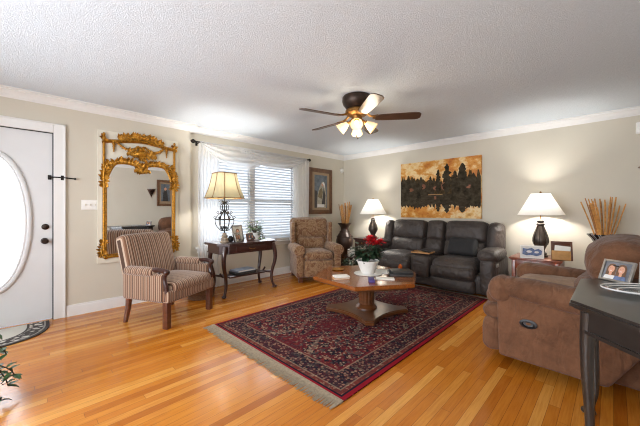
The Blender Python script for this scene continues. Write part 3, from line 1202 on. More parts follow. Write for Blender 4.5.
def mk_mat():
    t = NT('half_round_mat_weave')
    o = t.obj()
    s = t.n('ShaderNodeSeparateXYZ', {0: o})
    q = t.math('SQRT', t.math('ADD', t.math('POWER', t.math('DIVIDE', s.outputs[0], .56), 3.0), t.math('POWER', t.math('DIVIDE', t.math('ABSOLUTE', s.outputs[1]), .52), 2.6)))
    vo = t.n('ShaderNodeTexVoronoi', {'Vector': o, 'Scale': 22.0}).outputs['Distance']
    dk, cr, gr = lin('3A3330'), lin('C9C4B8'), lin('8D8880')
    col = t.ramp(q, [(0, cr), (.60, dk), (.64, gr), (.93, dk)], 'CONSTANT')
    band = t.math('MULTIPLY', t.math('GREATER_THAN', q, .65), t.math('LESS_THAN', q, .9))
    col = t.mix(t.math('MULTIPLY', band, t.math('GREATER_THAN', vo, .5)), col, dk)
    col = t.mix(t.math('MULTIPLY', band, t.math('LESS_THAN', vo, .36)), col, cr)
    t.set(t.b, 'Base Color', col)
    t.set(t.b, 'Roughness', .9)
    t.bump(t.noise(o, 200), .4, .003)
    return t.m


b = NB()
def sp_(v, e):
    return math.copysign(abs(v) ** e, v)


prism(b, [(.56 * sp_(math.sin(PI * i / 40), .62), -.52 * sp_(math.cos(PI * i / 40), .8)) for i in range(41)], 0, .009)
mt = obj('door_mat', b, [mk_mat()], smooth=False)
mt.location = (-4.335, -.31, 0)
tag(mt, 'half round black and cream mat at the front door', 'mat')


# ------------------------------------------------------------------ legs
def cabriole(b, m, h, top_w, out=.05, knee=.03, ankle=.016, sgn=(1, 1)):
    """a curved leg bulging out at the knee and tapering to a pad foot; local outward direction = +x of m"""
    pts, rad = [], []
    for i in range(15):
        u = i / 14                                   # 0 top .. 1 floor
        x = out * (math.sin(PI * min(1, u * 1.75)) * .9 if u < .57 else -.45 * math.sin(PI * (u - .57) / .43)) + (.02 * max(0, (u - .85) / .15))
        r = top_w / 2 * (1 - u) ** 1.2 + ankle * (1 - (1 - u) ** 1.2)
        if u < .5:
            r = max(r, knee * (1 - u * .7))
        pts.append((x, 0, h * (1 - u) + .028 * u))
        rad.append(r)
    tube(b, pts, rad, 12, m)
    ell(b, (pts[-1][0] + .008, 0, .022), (.036, .030, .022), m, su=12, sv=8)


# ------------------------------------------------------------------ console table by the window
con = thing('console_table', 'dark mahogany console table under the side window', 'console table', (-3.94, 2.35, 0), R(90))
# local: x along the wall (world +y), y = towards the wall (world -x) ; front is -y
CH = .74


def cant(w, d, c):
    return [(-w + c, -d), (w - c, -d), (w, -d + c), (w, d), (-w, d), (-w, -d + c)]


b = NB()
for (w, d, c, z0, z1) in ((.49, .255, .12, CH - .012, CH), (.50, .265, .12, CH - .024, CH - .012), (.485, .25, .12, CH - .034, CH - .024)):
    prism(b, cant(w, d, c), z0, z1)
obj('table_top', b, 'darkwood', con, smooth=False)
b = NB()
prism(b, cant(.455, .22, .10), CH - .14, CH - .034)
prism(b, cant(.462, .227, .10), CH - .145, CH - .13)
obj('apron', b, 'darkwood', con, smooth=False)
b = NB(); rbox(b, (0, -.222, CH - .085), (.50, .012, .075), .004); dr = obj('drawer_front', b, 'darkwood', con)
b = NB(); tube(b, bez([(-.05, -.228, CH - .08), (-.03, -.245, CH - .095), (.03, -.245, CH - .095), (.05, -.228, CH - .08)], 5), .004, 6); obj('drawer_pull', b, 'brass', dr)
for sx in (-1, 1):
    for sy in (-1, 1):
        b = NB()
        a = math.atan2(sy * .6, sx)
        cabriole(b, T(sx * .395, sy * .185, 0) @ RZ(a), CH - .05, .07, out=.045, knee=.032, ankle=.018)
        obj('leg', b, 'darkwood', con)
b = NB()
for sx in (-1, 1):
    tube(b, bez([(sx * .37, -.165, .25), (sx * .30, -.05, .25), (sx * .28, 0, .25), (sx * .30, .05, .25), (sx * .37, .165, .25)], 5), .016, 8)
    tube(b, bez([(sx * .38, 0, .30), (sx * .34, 0, .25), (sx * .28, 0, .25)], 4), .014, 8)
rbox(b, (0, 0, .25), (.60, .26, .022), .006)
obj('stretcher_shelf', b, 'darkwood', con)


def to_world(t, p):
    t_ = MX.Translation(t.location) @ RZ(t.rotation_euler.z)
    return t_ @ V(p)


def book(name, label, loc, rz, w, d, h, mk, group=None):
    pages = 'photo_dark' if mk == 'bookblack' else 'paper'
    t = thing(name, label, 'book', loc, rz, group)
    b = NB()
    rbox(b, (0, 0, .003), (w, d, .004), .001); rbox(b, (0, 0, h - .003), (w, d, .004), .001); rbox(b, (-w / 2 + .002, 0, h / 2), (.004, d, h - .003), .001)
    obj('cover', b, mk, t)
    b = NB(); rbox(b, (.002, 0, h / 2), (w - .012, d - .012, h - .010), .001); obj('pages', b, pages, t)
    return t


pz = to_world(con, (-.02, 0, .261))
book('book', 'large dark book lying lowest on the console shelf', pz, R(88), .34, .22, .035, 'bookblack', 'books on the console shelf')
book('book', 'pale blue-grey book on top of the dark one on the console shelf', pz + V((0, .005, .0355)), R(95), .31, .21, .028, 'bookblue', 'books on the console shelf')

# scroll lamp
sl = thing('scroll_lamp', 'iron scrollwork lamp with a cream bell shade on the console', 'lamp', to_world(con, (-.31, .0, CH)))
b = NB()
lathe(b, [(.0, 0), (.062, 0), (.062, .012), (.05, .022), (.052, .05), (.040, .07), (.044, .09), (.03, .11), (.026, .135), (.0, .137)], 20)
obj('stone_base', b, 'stone', sl)
b = NB()
tube(b, [(0, 0, .13), (0, 0, .66)], .008, 8)
for k in range(6):
    m = RZ(k * PI / 3)
    tube(b, bez([(.012, 0, .16), (.06, 0, .18), (.115, 0, .25), (.125, 0, .33), (.075, 0, .40), (.012, 0, .44)], 6), .0055, 6, m)
    sp = [(.13 + .028 * (1 - j / 14) * math.cos(j * .6), 0, .345 + .028 * (1 - j / 14) * math.sin(j * .6)) for j in range(12)]
    tube(b, sp, .0045, 5, m)
    tube(b, [(.045 + .026 * (1 - j / 14) * math.cos(2 + j * .6), 0, .205 + .026 * (1 - j / 14) * math.sin(2 + j * .6)) for j in range(12)], .0045, 5, m)
    tube(b, bez([(.01, 0, .44), (.05, 0, .47), (.055, 0, .52), (.02, 0, .56), (.01, 0, .58)], 5), .005, 6, m)
    tube(b, [(.048 + .022 * (1 - j / 14) * math.cos(j * .6), 0, .575 + .022 * (1 - j / 14) * math.sin(j * .6)) for j in range(12)], .004, 5, m)
    tube(b, [(.09 + .022 * (1 - j / 14) * math.cos(4 + j * .6), 0, .43 + .022 * (1 - j / 14) * math.sin(4 + j * .6)) for j in range(12)], .004, 5, m)
tube(b, [(.128 * math.cos(2 * PI * i / 28), .128 * math.sin(2 * PI * i / 28), .325) for i in range(28)], .006, 6, closed=True)
tube(b, [(.06 * math.cos(2 * PI * i / 20), .06 * math.sin(2 * PI * i / 20), .405) for i in range(20)], .005, 6, closed=True)
obj('iron_scrollwork', b, 'iron', sl)
b = NB()
prof = [(.245, .63), (.225, .68), (.198, .76), (.172, .86), (.155, .945), (.150, .98)]
# square-cornered bell shade
NS = 40
rings = []
for r_, z in prof:
    rg = []
    for i in range(NS):
        a = 2 * PI * i / NS
        cut = .94 + .06 * math.cos(a * 8) if True else 1
        k = 1 / max(abs(math.cos(a)), abs(math.sin(a)))
        rr = r_ * min(k, 1.18) * .97
        rg.append(b.verts.new((rr * math.cos(a), rr * math.sin(a), z)))
    rings.append(rg)
for a_, c_ in zip(rings[:-1], rings[1:]):
    for i in range(NS):
        j = (i + 1) % NS
        b.faces.new((a_[i], a_[j], c_[j], c_[i]))
shd = obj('lamp_shade', b, 'shade_cream', sl, ang=25)
b = NB()
for r_, z in (prof[0], prof[-1]):
    tube(b, [(r_ * .97 * min(1 / max(abs(math.cos(2 * PI * i / NS)), abs(math.sin(2 * PI * i / NS))), 1.18) * math.cos(2 * PI * i / NS), r_ * .97 * min(1 / max(abs(math.cos(2 * PI * i / NS)), abs(math.sin(2 * PI * i / NS))), 1.18) * math.sin(2 * PI * i / NS), z) for i in range(NS)], .006, 6, closed=True)
for i in (3, 7, 13, 17, 23, 27, 33, 37):
    a = 2 * PI * i / NS
    tube(b, [(r_ * .975 * min(1 / max(abs(math.cos(a)), abs(math.sin(a))), 1.18) * math.cos(a), r_ * .975 * min(1 / max(abs(math.cos(a)), abs(math.sin(a))), 1.18) * math.sin(a), z) for r_, z in prof], .005, 5)
obj('shade_trim', b, 'brass', shd)


def bulb(parent, z, e, col=(1, .97, .93), xy=(0, 0), r=.03):
    b = NB(); ell(b, (xy[0], xy[1], z), (r, r, r * 1.3), su=12, sv=8)
    bo = obj('bulb', b, 'bulb', parent)
    d = bpy.data.lights.new('lamp_light', 'POINT')
    d.energy = e
    d.color = col
    d.shadow_soft_size = .05
    o = bpy.data.objects.new('lamp_light', d)
    C.objects.link(o)
    o.parent = parent
    o.location = (xy[0], xy[1], z + .055)
    return bo


bulb(sl, .76, 30)


# photo frames
def photo(name, label, loc, rz, w, h, t, mk, layers, tilt=14, group=None, d=.016):
    th = thing(name, label, 'photo frame', loc, rz, group)
    m = RX(R(-tilt))
    b = NB(); frame_bars(b, w, h, t, d, m, .003); obj('frame', b, mk, th)
    art('photograph', th, layers, m @ T(0, -d * .2, 0))
    b = NB()
    rbox(b, (0, d * .25, h / 2), (w - t, .004, h - t), .001, m=m)
    rbox(b, (0, 0, 0), (.05, .004, h * .74), .001, m=T(0, h * .25 + .012, h * .36) @ RX(R(17)))
    obj('easel_back', b, 'black', th)
    return th


def people(w, h, n=2, bgk='photo_bg', cl=('photo_white', 'photo_dark')):
    x0, x1, z0, z1 = -w / 2, w / 2, 0, h
    L_ = [(bgk, rect(x0, x1, z0, z1))]
    for i in range(n):
        cx = (i - (n - 1) / 2) * w * .42
        q = min(w, h)
        cz = h * .58
        L_.append((cl[i % len(cl)], [(cx - q * .30, z0), (cx + q * .30, z0), (cx + q * .26, h * .18), (cx + q * .10, h * .30), (cx - q * .10, h * .30), (cx - q * .26, h * .18)]))
        L_.append(('hair', [(cx - q * .24, cz - q * .36), (cx + q * .24, cz - q * .36), (cx + q * .23, cz + q * .1), (cx + q * .14, cz + q * .29), (cx, cz + q * .33), (cx - q * .14, cz + q * .29), (cx - q * .23, cz + q * .1)]))
        L_.append(('skin', rect(cx - q * .07, cx + q * .07, cz - q * .38, cz - q * .1)))
        L_.append(('skin', oval(cx, cz, q * .155, q * .22)))
        L_.append(('hair', oval(cx - q * .06, cz + q * .05, q * .022, q * .012, 8)))
        L_.append(('hair', oval(cx + q * .06, cz + q * .05, q * .022, q * .012, 8)))
        L_.append(('photo_white', oval(cx, cz - q * .095, q * .06, q * .018, 8)))
    return L_


def sh(layers, dx, dz):
    return [(k, [(x + dx, z + dz) for x, z in p]) for k, p in layers]


GF = 'photo frames on the console'
photo('framed_photo', 'largest grey photo frame standing behind the others on the console', to_world(con, (-.065, .03, CH)), R(98), .19, .24, .02, 'silver', sh(people(.15, .20, 1, 'photo_pale', ('photo_dark',)), 0, .02), 14, GF)
photo('framed_photo', 'small pale photo frame at the front of the console by the lamp', to_world(con, (-.14, -.10, CH)), R(118), .15, .14, .018, 'silver', sh(people(.114, .104, 2, 'photo_pale'), 0, .018), 16, GF)
photo('framed_photo', 'low wide photo frame beside the potted plant on the console', to_world(con, (.115, -.02, CH)), R(104), .17, .11, .016, 'brownwood', sh(people(.138, .078, 2, 'photo_bg'), 0, .016), 14, GF)
b = NB(); lathe(b, [(.0, 0), (.03, 0), (.042, .03), (.036, .06), (.02, .075), (.026, .085), (.0, .086)], 16)
o = obj('small_jar', b, 'black'); o.location = to_world(con, (-.2, .03, CH)); tag(o, 'small round black jar between the lamp base and photo frames', 'jar')


# plants
def pot(b, r0, r1, h, rim=.008, nfl=0, flute=0):
    lathe(b, [(.0, 0), (r0, 0), (r0 * 1.05, h * .05), ((r0 + r1) / 2 * 1.04, h * .5), (r1, h * .93), (r1 + rim, h * .95), (r1 + rim, h), (r1 - .006, h), (r1 - .012, h * .86), (.0, h * .84)], 32, flute=flute, nfl=nfl)


def foliage(t, seed, base, n, spread, height, L, W, mk, droop=.35, name='foliage', stems=True, elev=(.1, 1.2)):
    r = random.Random(seed)
    b, s = NB(), NB()
    for i in range(n):
        a = r.uniform(0, 2 * PI)
        e = r.uniform(*elev)
        q = r.uniform(.35, 1)
        tip = V(base) + V((math.cos(a) * spread * q * math.cos(e), math.sin(a) * spread * q * math.cos(e), height * q * (.35 + .65 * math.sin(e))))
        if stems:
            mid = V(base).lerp(tip, .55) + V((0, 0, height * .12))
            tube(s, [V(base) + V((math.cos(a), math.sin(a), 0)) * .015, mid, tip], [.003, .0022, .0012], 5)
        for j in range(3):
            p = V(base).lerp(tip, 1 - j * .22)
            leaf(b, p, (math.cos(a + (j - 1) * .9), math.sin(a + (j - 1) * .9), r.uniform(-.1, .6)), L * r.uniform(.7, 1.2), W * r.uniform(.8, 1.2), droop)
    obj(name, b, mk, t, ang=60)
    if stems:
        obj('stems', s, 'stem', t)
    else:
        s.free()


pp = thing('potted_plant', 'green trailing plant in a pale round pot on the console', 'plant', to_world(con, (.235, .07, CH)))
b = NB(); pot(b, .065, .095, .11); lathe(b, [(.0, -.0), (.10, .0), (.11, .01), (.0, .012)], 24); obj('pot', b, 'ceramic', pp)
b = NB(); lathe(b, [(.0, .09), (.082, .09), (.0, .098)], 16); obj('soil', b, 'soil', pp)
foliage(pp, 4, (0, 0, .10), 30, .17, .24, .075, .034, 'leaf_lt')
b, s = NB(), NB()
r5 = random.Random(5)
for k in range(3):
    P = bez([(.05, -.02, .11), (.16 + .02 * k, -.03, .17 - .03 * k), (.22 + .015 * k, -.05 + .03 * k, .10 - .03 * k), (.235 + .012 * k, -.05 + .03 * k, .03)], 5)
    tube(s, P, .002, 5)
    for p in P[5:]:
        leaf(b, p, (r5.uniform(-1, 1), r5.uniform(-1, 1), r5.uniform(-.2, .5)), .05, .03, .3)
obj('trailing_leaves', b, 'leaf', pp, ang=60)
obj('trailing_stems', s, 'stem', pp)

# wicker basket behind the striped chair
bk = thing('wicker_basket', 'brown wicker basket on the floor beside the striped armchair', 'basket', (-4.02, 1.74, 0))
b = NB()
for k in range(11):
    w = .135 + .012 * math.sin(k / 10 * PI)
    z = .012 + k * .023
    tube(b, [(w * math.cos(2 * PI * i / 28) * 1.05, w * 1.15 * math.sin(2 * PI * i / 28), z + .004 * math.sin(i * PI)) for i in range(28)], .0125, 6, closed=True)
lathe(b, [(.0, .002), (.13, .002), (.13, .25), (.12, .25), (.115, .02), (.0, .02)], 24)
obj('basket_body', b, 'wicker', bk)
b = NB(); tube(b, bez([(0, -.15, .25), (0, -.13, .36), (0, 0, .40), (0, .13, .36), (0, .15, .25)], 6), .01, 8); obj('handle', b, 'wicker', bk)

# ------------------------------------------------------------------ striped armchair
ch = thing('striped_armchair', 'brown striped armchair with carved wooden arm fronts before the mirror', 'armchair', (-3.585, 1.20, 0), R(116))
b = NB()
rbox(b, (0, -.02, .325), (.70, .60, .13), .03, (0, .01, 0)); obj('seat_frame', b, 'stripe_x', ch)
b = NB(); rbox(b, (0, -.055, .405), (.58, .56, .11), .045, (0, .015, .025), n=6); obj('seat_cushion', b, 'stripe_x', ch)
b = NB(); rbox(b, (0, 0, .30), (.64, .15, .62), .05, (0, .03, .012), m=T(0, .25, .33) @ RX(R(-15)), n=6); obj('backrest', b, 'stripe_x', ch)
for s in (-1, 1):
    b = NB()
    rbox(b, (s * .328, .015, .408), (.074, .55, .29), .03); obj('arm_panel', b, 'stripe_y', ch)
    b = NB()
    rbox(b, (s * .335, .06, .565), (.105, .40, .085), .042, (.006, 0, .008)); obj('arm_pad', b, 'stripe_y', ch)
    b = NB()
    tube(b, bez([(s * .335, -.10, .585), (s * .335, -.20, .592), (s * .335, -.285, .575)], 5), [.024, .026, .026, .026, .025, .024, .024, .025, .026, .027, .026], 10)
    ell(b, (s * .335, -.29, .572), (.034, .026, .032), su=12)
    tube(b, bez([(s * .335, -.275, .56), (s * .338, -.262, .50), (s * .336, -.285, .42), (s * .332, -.28, .34), (s * .332, -.27, .28)], 5), .020, 8)
    tube(b, bez([(s * .335, -.12, .57), (s * .335, -.15, .50), (s * .335, -.20, .47), (s * .335, -.26, .49)], 5), .012, 8)
    tube(b, bez([(s * .335, -.18, .58), (s * .335, -.20, .53), (s * .335, -.25, .535)], 5), .010, 8)
    tube(b, bez([(s * .335, -.14, .44), (s * .335, -.20, .47), (s * .335, -.26, .42)], 5), .011, 8)
    obj('carved_arm_front', b, 'darkwood', ch)
for s in (-1, 1):
    b = NB()
    rbox(b, (s * .315, -.27, .135), (.06, .06, .27), .008); rbox(b, (s * .29, -.27, .262), (.10, .05, .03), .008)
    obj('leg', b, 'brownwood', ch)
    b = NB()
    tube(b, bez([(s * .31, .25, .28), (s * .312, .265, .16), (s * .315, .30, .0)], 6), [.034 - .001 * i for i in range(13)], 8)
    obj('leg', b, 'brownwood', ch)


# ------------------------------------------------------------------ paisley recliner in the corner
wr = thing('wing_recliner', 'tan paisley recliner in the corner beside the side window', 'recliner', (-3.80, 3.66, 0), R(61.4))
b = NB(); rbox(b, (0, .0, .24), (.72, .72, .30), .03); obj('base', b, 'paisley', wr)
b = NB(); rbox(b, (0, -.36, .235), (.50, .11, .28), .045, (0, .025, 0)); obj('footrest', b, 'paisley', wr)
b = NB(); rbox(b, (0, -.12, .435), (.50, .58, .14), .06, (0, .02, .03)); obj('seat_cushion', b, 'paisley', wr)
b = NB()
mb = T(0, .19, .40) @ RX(R(-12))
rbox(b, (0, .02, .335), (.72, .18, .68), .08, (0, .03, .01), m=mb, n=6)
bo = obj('backrest', b, 'paisley', wr)
b = NB(); rbox(b, (0, -.075, .16), (.50, .12, .26), .06, (0, .035, 0), m=mb); obj('lumbar_cushion', b, 'paisley', bo)
b = NB(); rbox(b, (0, -.07, .47), (.66, .11, .35), .055, (0, .03, 0), m=mb); obj('head_cushion', b, 'paisley', bo)
for s in (-1, 1):
    b = NB()
    rbox(b, (s * .325, -.08, .33), (.12, .64, .46), .03)
    lathe(b, [(.0, 0), (.086, 0), (.092, .012), (.092, .60), (.0, .61)], 20, T(s * .335, -.41, .535) @ RX(R(-90)))
    obj('arm', b, 'paisley', wr)
    b = NB(); rbox(b, (s * .345, .14, .76), (.07, .20, .46), .034, m=T(0, 0, 0)); obj('wing', b, 'paisley', wr)
    b = NB(); rbox(b, (s * .30, -.29, .045), (.07, .07, .09), .01); obj('foot', b, 'brownwood', wr)
    b = NB(); rbox(b, (s * .30, .29, .045), (.07, .07, .09), .01); obj('foot', b, 'brownwood', wr)


# ------------------------------------------------------------------ corner urn with reeds, plant, small tables
def reeds(cx, cy, z0, n, r0, r1, h0, h1, label, group, seed, rad=.006):
    r = random.Random(seed)
    for i in range(n):
        a = r.uniform(0, 2 * PI)
        q = math.sqrt(r.uniform(.05, 1))
        h = r.uniform(h0, h1)
        b = NB()
        p0 = V((r0 * q * math.cos(a), r0 * q * math.sin(a), 0))
        p1 = V((r1 * q * math.cos(a), r1 * q * math.sin(a), h))
        k = r.uniform(.8, 1.35)
        pts, rd = [], []
        for j in range(9):
            u = j / 8
            pts.append(p0.lerp(p1, u) + V((.006 * math.sin(u * PI), 0, 0)))
            rd.append(rad * k * (1.12 if j % 2 else .95))
        tube(b, pts, rd, 6)
        o = obj('bamboo_reed', b, 'reed' if r.random() < .7 else 'reed_dk')
        o.location = (cx, cy, z0)
        tag(o, label, 'reed', group)


ur = thing('floor_urn', 'tall dark brown floor urn in the corner holding reeds', 'vase', (-4.08, 4.86, 0))
b = NB()
lathe(b, [(.0, 0), (.13, 0), (.135, .03), (.10, .06), (.085, .12), (.105, .22), (.15, .36), (.178, .48), (.182, .56), (.165, .64), (.12, .71), (.088, .76), (.080, .80), (.090, .84), (.120, .885), (.145, .91), (.150, .925), (.138, .925), (.11, .895), (.075, .84), (.065, .78), (.08, .70), (.0, .60)], 32)
obj('urn_body', b, 'urn', ur)
for z, q in ((.645, .167), (.745, .100), (.06, .104)):
    b = NB(); tube(b, [(q * math.cos(2 * PI * i / 28), q * math.sin(2 * PI * i / 28), z) for i in range(28)], .009, 6, closed=True)
    obj('urn_band', b, 'bronze', ur)
reeds(-4.08, 4.86, .74, 18, .045, .18, .48, .64, 'tan reed standing in the dark floor urn in the corner', 'reeds in the corner urn', 31, .0078)

lp = thing('leafy_plant', 'low dark green leafy plant between the paisley recliner and sofa', 'plant', (-3.24, 4.09, 0))
b = NB(); pot(b, .075, .105, .16); obj('pot', b, 'urn', lp)
b = NB(); lathe(b, [(.0, .13), (.095, .13), (.0, .14)], 16); obj('soil', b, 'soil', lp)
foliage(lp, 9, (0, 0, .14), 34, .20, .34, .12, .055, 'leaf_dk', .4, elev=(.3, 1.2))

dt = thing('drink_table', 'small dark round table with the tissue box beside the sofa', 'side table', (-3.55, 4.42, 0))
b = NB(); lathe(b, [(.0, .30), (.13, .30), (.14, .31), (.14, .322), (.0, .325)], 28); obj('table_top', b, 'darkwood', dt)
b = NB(); lathe(b, [(.0, 0), (.11, 0), (.11, .015), (.04, .03), (.022, .06), (.03, .15), (.02, .22), (.035, .30), (.0, .30)], 20); obj('pedestal', b, 'darkwood', dt)
tb = thing('tissue_box', 'white tissue box with a tissue standing up beside the sofa', 'tissue box', (-3.55, 4.42, .325), R(45))
b = NB(); rbox(b, (0, 0, .065), (.125, .125, .13), .006); obj('carton', b, 'paper', tb)
b = NB(); grid(b, lambda u, v: ((u - .5) * .07 * (1 - .6 * v), .012 * math.sin(u * 9 + v * 3), .128 + .06 * v * (1 - abs(u - .5))), 10, 5); obj('tissue', b, 'paper', tb, fixn=False)


def end_table(label, loc, w, d, h, mk):
    t = thing('end_table', label, 'end table', loc)
    b = NB(); rbox(b, (0, 0, h - .012), (w, d, .024), .006); rbox(b, (0, 0, h - .03), (w - .03, d - .03, .016), .005); obj('table_top', b, mk, t)
    b = NB(); rbox(b, (0, 0, h - .09), (w - .06, d - .06, .12), .005); obj('apron', b, mk, t)
    b = NB(); rbox(b, (0, -d / 2 + .027, h - .09), (w - .14, .012, .085), .004); dr_ = obj('drawer', b, mk, t)
    b = NB(); ell(b, (0, -d / 2 + .012, h - .09), (.013, .014, .013)); obj('drawer_knob', b, 'brass', dr_)
    b = NB(); rbox(b, (0, 0, .16), (w - .08, d - .08, .018), .004); obj('lower_shelf', b, mk, t)
    for sx in (-1, 1):
        for sy in (-1, 1):
            b = NB(); rbox(b, (sx * (w / 2 - .05), sy * (d / 2 - .05), (h - .03) / 2), (.045, .045, h - .03), .006); obj('leg', b, mk, t)
    return t


end_table('dark end table holding a lamp between the corner urn and sofa', (-3.50, 4.93, 0), .42, .50, .645, 'darkwood')
end_table('reddish cherry end table beside the sofa under the larger lit lamp', (-.72, 4.88, 0), .56, .56, .575, 'cherry')


def table_lamp(label, loc, h_body, mk, e, seed=0):
    t = thing('table_lamp', label, 'lamp', loc)
    k = h_body / .50
    prof = [(.0, 0), (.085, 0), (.085, .022), (.070, .030), (.072, .05), (.052, .062), (.046, .085), (.058, .115), (.076, .16), (.086, .205), (.083, .25), (.064, .32), (.044, .375), (.033, .41), (.048, .422), (.048, .438), (.034, .45), (.042, .462), (.042, .478), (.018, .49), (.0, .495)]
    b = NB(); lathe(b, [(r_, z * k) for r_, z in prof], 32, flute=.0, nfl=8); bd = obj('lamp_base', b, mk, t)
    b = NB()
    for i in range(8):
        a = 2 * PI * i / 8
        tube(b, [((r_ + .001) * math.cos(a), (r_ + .001) * math.sin(a), z * k) for r_, z in prof[8:14]], .006, 6)
    obj('reeding', b, 'bronze', bd)
    zs = h_body + .055
    b = NB(); tube(b, [(0, 0, h_body - .01), (0, 0, zs + .30)], .006, 8); lathe(b, [(.0, zs + .285), (.014, zs + .29), (.012, zs + .31), (.0, zs + .32)], 10); obj('harp', b, 'brass', t)
    b = NB()
    lathe(b, [(.262, zs), (.215, zs + .085), (.165, zs + .175), (.118, zs + .262), (.108, zs + .285)], 40, caps=False)
    shd_ = obj('lamp_shade', b, 'shade_white', t)
    b = NB()
    for q, z in ((.262, zs), (.108, zs + .285)):
        tube(b, [(q * math.cos(2 * PI * i / 40), q * math.sin(2 * PI * i / 40), z) for i in range(40)], .004, 6, closed=True)
    for a in (0, 2 * PI / 3, 4 * PI / 3):
        tube(b, [(0, 0, zs + .28), (.108 * math.cos(a), .108 * math.sin(a), zs + .285)], .002, 4)
    obj('shade_rim', b, 'paper', shd_)
    bulb(t, zs + .10, e)
    return t


table_lamp('lit white cone-shade lamp in the corner between the urn and sofa', (-3.40, 4.93, .645), .425, 'pewter', 34)
table_lamp('lit white cone-shade lamp on the cherry table beside the brown recliner', (-.70, 4.93, .575), .505, 'pewter', 36)

photo('photo_card', 'white card with a blue-grey picture on the cherry table', (-.75, 4.66, .575), R(20), .255, .165, .012, 'paper',
      [('photo_white', rect(-.12, .12, .006, .16)), ('photo_blue', [(-.105, .05), (-.06, .035), (0, .04), (.05, .03), (.10, .05), (.108, .10), (.07, .125), (.03, .11), (0, .135), (-.05, .12), (-.10, .13)]),
       ('photo_white', oval(-.03, .085, .03, .016)), ('photo_white', oval(.05, .08, .025, .014)), ('photo_bg', [(-.09, .06), (-.04, .055), (-.05, .07)])], 8)
pf = thing('letter_holder', 'tan wooden letter holder with white papers beside the lamp on the cherry table', 'letter holder', (-.455, 4.72, .575), R(12))
m = RX(R(-12))
b = NB(); frame_bars(b, .21, .235, .018, .03, m); rbox(b, (0, .008, .117), (.19, .006, .21), .001, m=m); obj('frame', b, 'brownwood', pf)
b = NB(); rbox(b, (-.01, -.028, .058), (.185, .03, .115), .003, m=m); obj('letter_pocket', b, 'tan', pf)
b = NB(); rbox(b, (-.005, -.006, .135), (.155, .004, .09), .001, m=m @ T(0, 0, 0) @ RY(R(5))); obj('papers', b, 'paper', pf)

# tall striped vase with reeds behind the brown recliner
tv = thing('striped_vase', 'tall flared black and silver striped vase behind the brown recliner', 'vase', (-.085, 4.90, 0))
b = NB()
lathe(b, [(.0, 0), (.12, 0), (.125, .02), (.09, .10), (.06, .30), (.045, .52), (.05, .66), (.075, .78), (.115, .86), (.155, .905), (.150, .91), (.108, .87), (.07, .79), (.04, .66), (.0, .6)], 36)
obj('vase_body', b, 'vasestripe', tv)
b = NB(); lathe(b, [(.0, 0), (.135, 0), (.135, .018), (.0, .02)], 30); obj('vase_foot', b, 'blackwood', tv)
reeds(-.085, 4.90, .74, 26, .04, .22, .48, .62, 'tan reed standing in the striped vase behind the brown recliner', 'reeds in the striped vase', 44, .0068)

# ------------------------------------------------------------------ charcoal reclining sofa
so = thing('reclining_sofa', 'charcoal reclining loveseat with a middle console under the painting', 'sofa', (-2.145, 4.77, 0))
LM = 'leather'
b = NB(); rbox(b, (0, .02, .17), (2.06, .74, .26), .03); obj('base', b, LM, so)
b = NB(); rbox(b, (0, .33, .45), (1.98, .12, .72), .05); obj('back_shell', b, LM, so)
for s in (-1, 1):
    cx = s * .485
    w = .64
    b = NB(); rbox(b, (cx, -.10, .375), (w, .62, .20), .09, (.0, .03, .035), n=6, wrinkle=.006); st = obj('seat_cushion', b, LM, so)
    b = NB(); rbox(b, (cx, -.385, .30), (w - .01, .15, .20), .07, (0, .03, 0), n=6, wrinkle=.005); obj('seat_roll', b, LM, st)
    b = NB(); rbox(b, (cx, -.375, .135), (w - .02, .12, .19), .05, (0, .025, 0), n=6, wrinkle=.005); obj('footrest', b, LM, so)
    mb = T(cx, .15, .42) @ RX(R(-13))
    b = NB(); rbox(b, (0, .02, .30), (w, .18, .60), .07, (0, .03, .02), m=mb, n=6); bk_ = obj('backrest', b, LM, so)
    b = NB(); rbox(b, (0, -.065, .15), (w - .03, .14, .27), .065, (0, .045, 0), m=mb, n=6, wrinkle=.006); obj('lumbar_cushion', b, LM, bk_)
    b = NB(); rbox(b, (0, -.055, .435), (w - .02, .14, .33), .065, (0, .045, .015), m=mb, n=6, wrinkle=.006); obj('head_cushion', b, LM, bk_)
    b = NB(); rbox(b, (0, 0, .29), (.18, .26, .60), .08, (.015, .03, .01), m=T(s * .90, .17, .42) @ RX(R(-10)) @ RZ(R(s * -14)), n=5, wrinkle=.005); obj('wing', b, LM, so)
    b = NB(); rbox(b, (s * .945, -.05, .30), (.19, .72, .48), .05, (.015, .02, 0), n=5, wrinkle=.004); ar = obj('arm', b, LM, so)
    b = NB(); rbox(b, (s * .94, -.13, .575), (.255, .56, .15), .072, (.01, .03, .025), n=6, wrinkle=.008, m=T(0, 0, 0)); obj('arm_pad', b, LM, ar)
    b = NB(); rbox(b, (s * 1.045, -.30, .46), (.014, .085, .05), .006); rbox(b, (s * 1.055, -.30, .455), (.012, .05, .026), .005); obj('recline_handle', b, 'silver', ar, label='pale metal recline handle')
b = NB(); rbox(b, (0, -.13, .33), (.30, .58, .34), .05, (0, .02, .01), n=5, wrinkle=.004); co = obj('console_body', b, LM, so)
b = NB(); rbox(b, (0, -.01, .515), (.30, .30, .07), .03, (0, .01, .012), n=5); obj('console_lid', b, LM, co)
mb = T(0, .16, .42) @ RX(R(-13))
b = NB(); rbox(b, (0, .02, .30), (.31, .18, .60), .07, (0, .02, .02), m=mb, n=5); cb = obj('backrest', b, LM, so)
b = NB(); rbox(b, (0, -.06, .16), (.29, .12, .28), .055, (0, .03, 0), m=mb, n=5, wrinkle=.004); obj('lumbar_cushion', b, LM, cb)
b = NB(); rbox(b, (0, -.05, .435), (.30, .12, .33), .055, (0, .03, .012), m=mb, n=5, wrinkle=.004); obj('head_cushion', b, LM, cb)

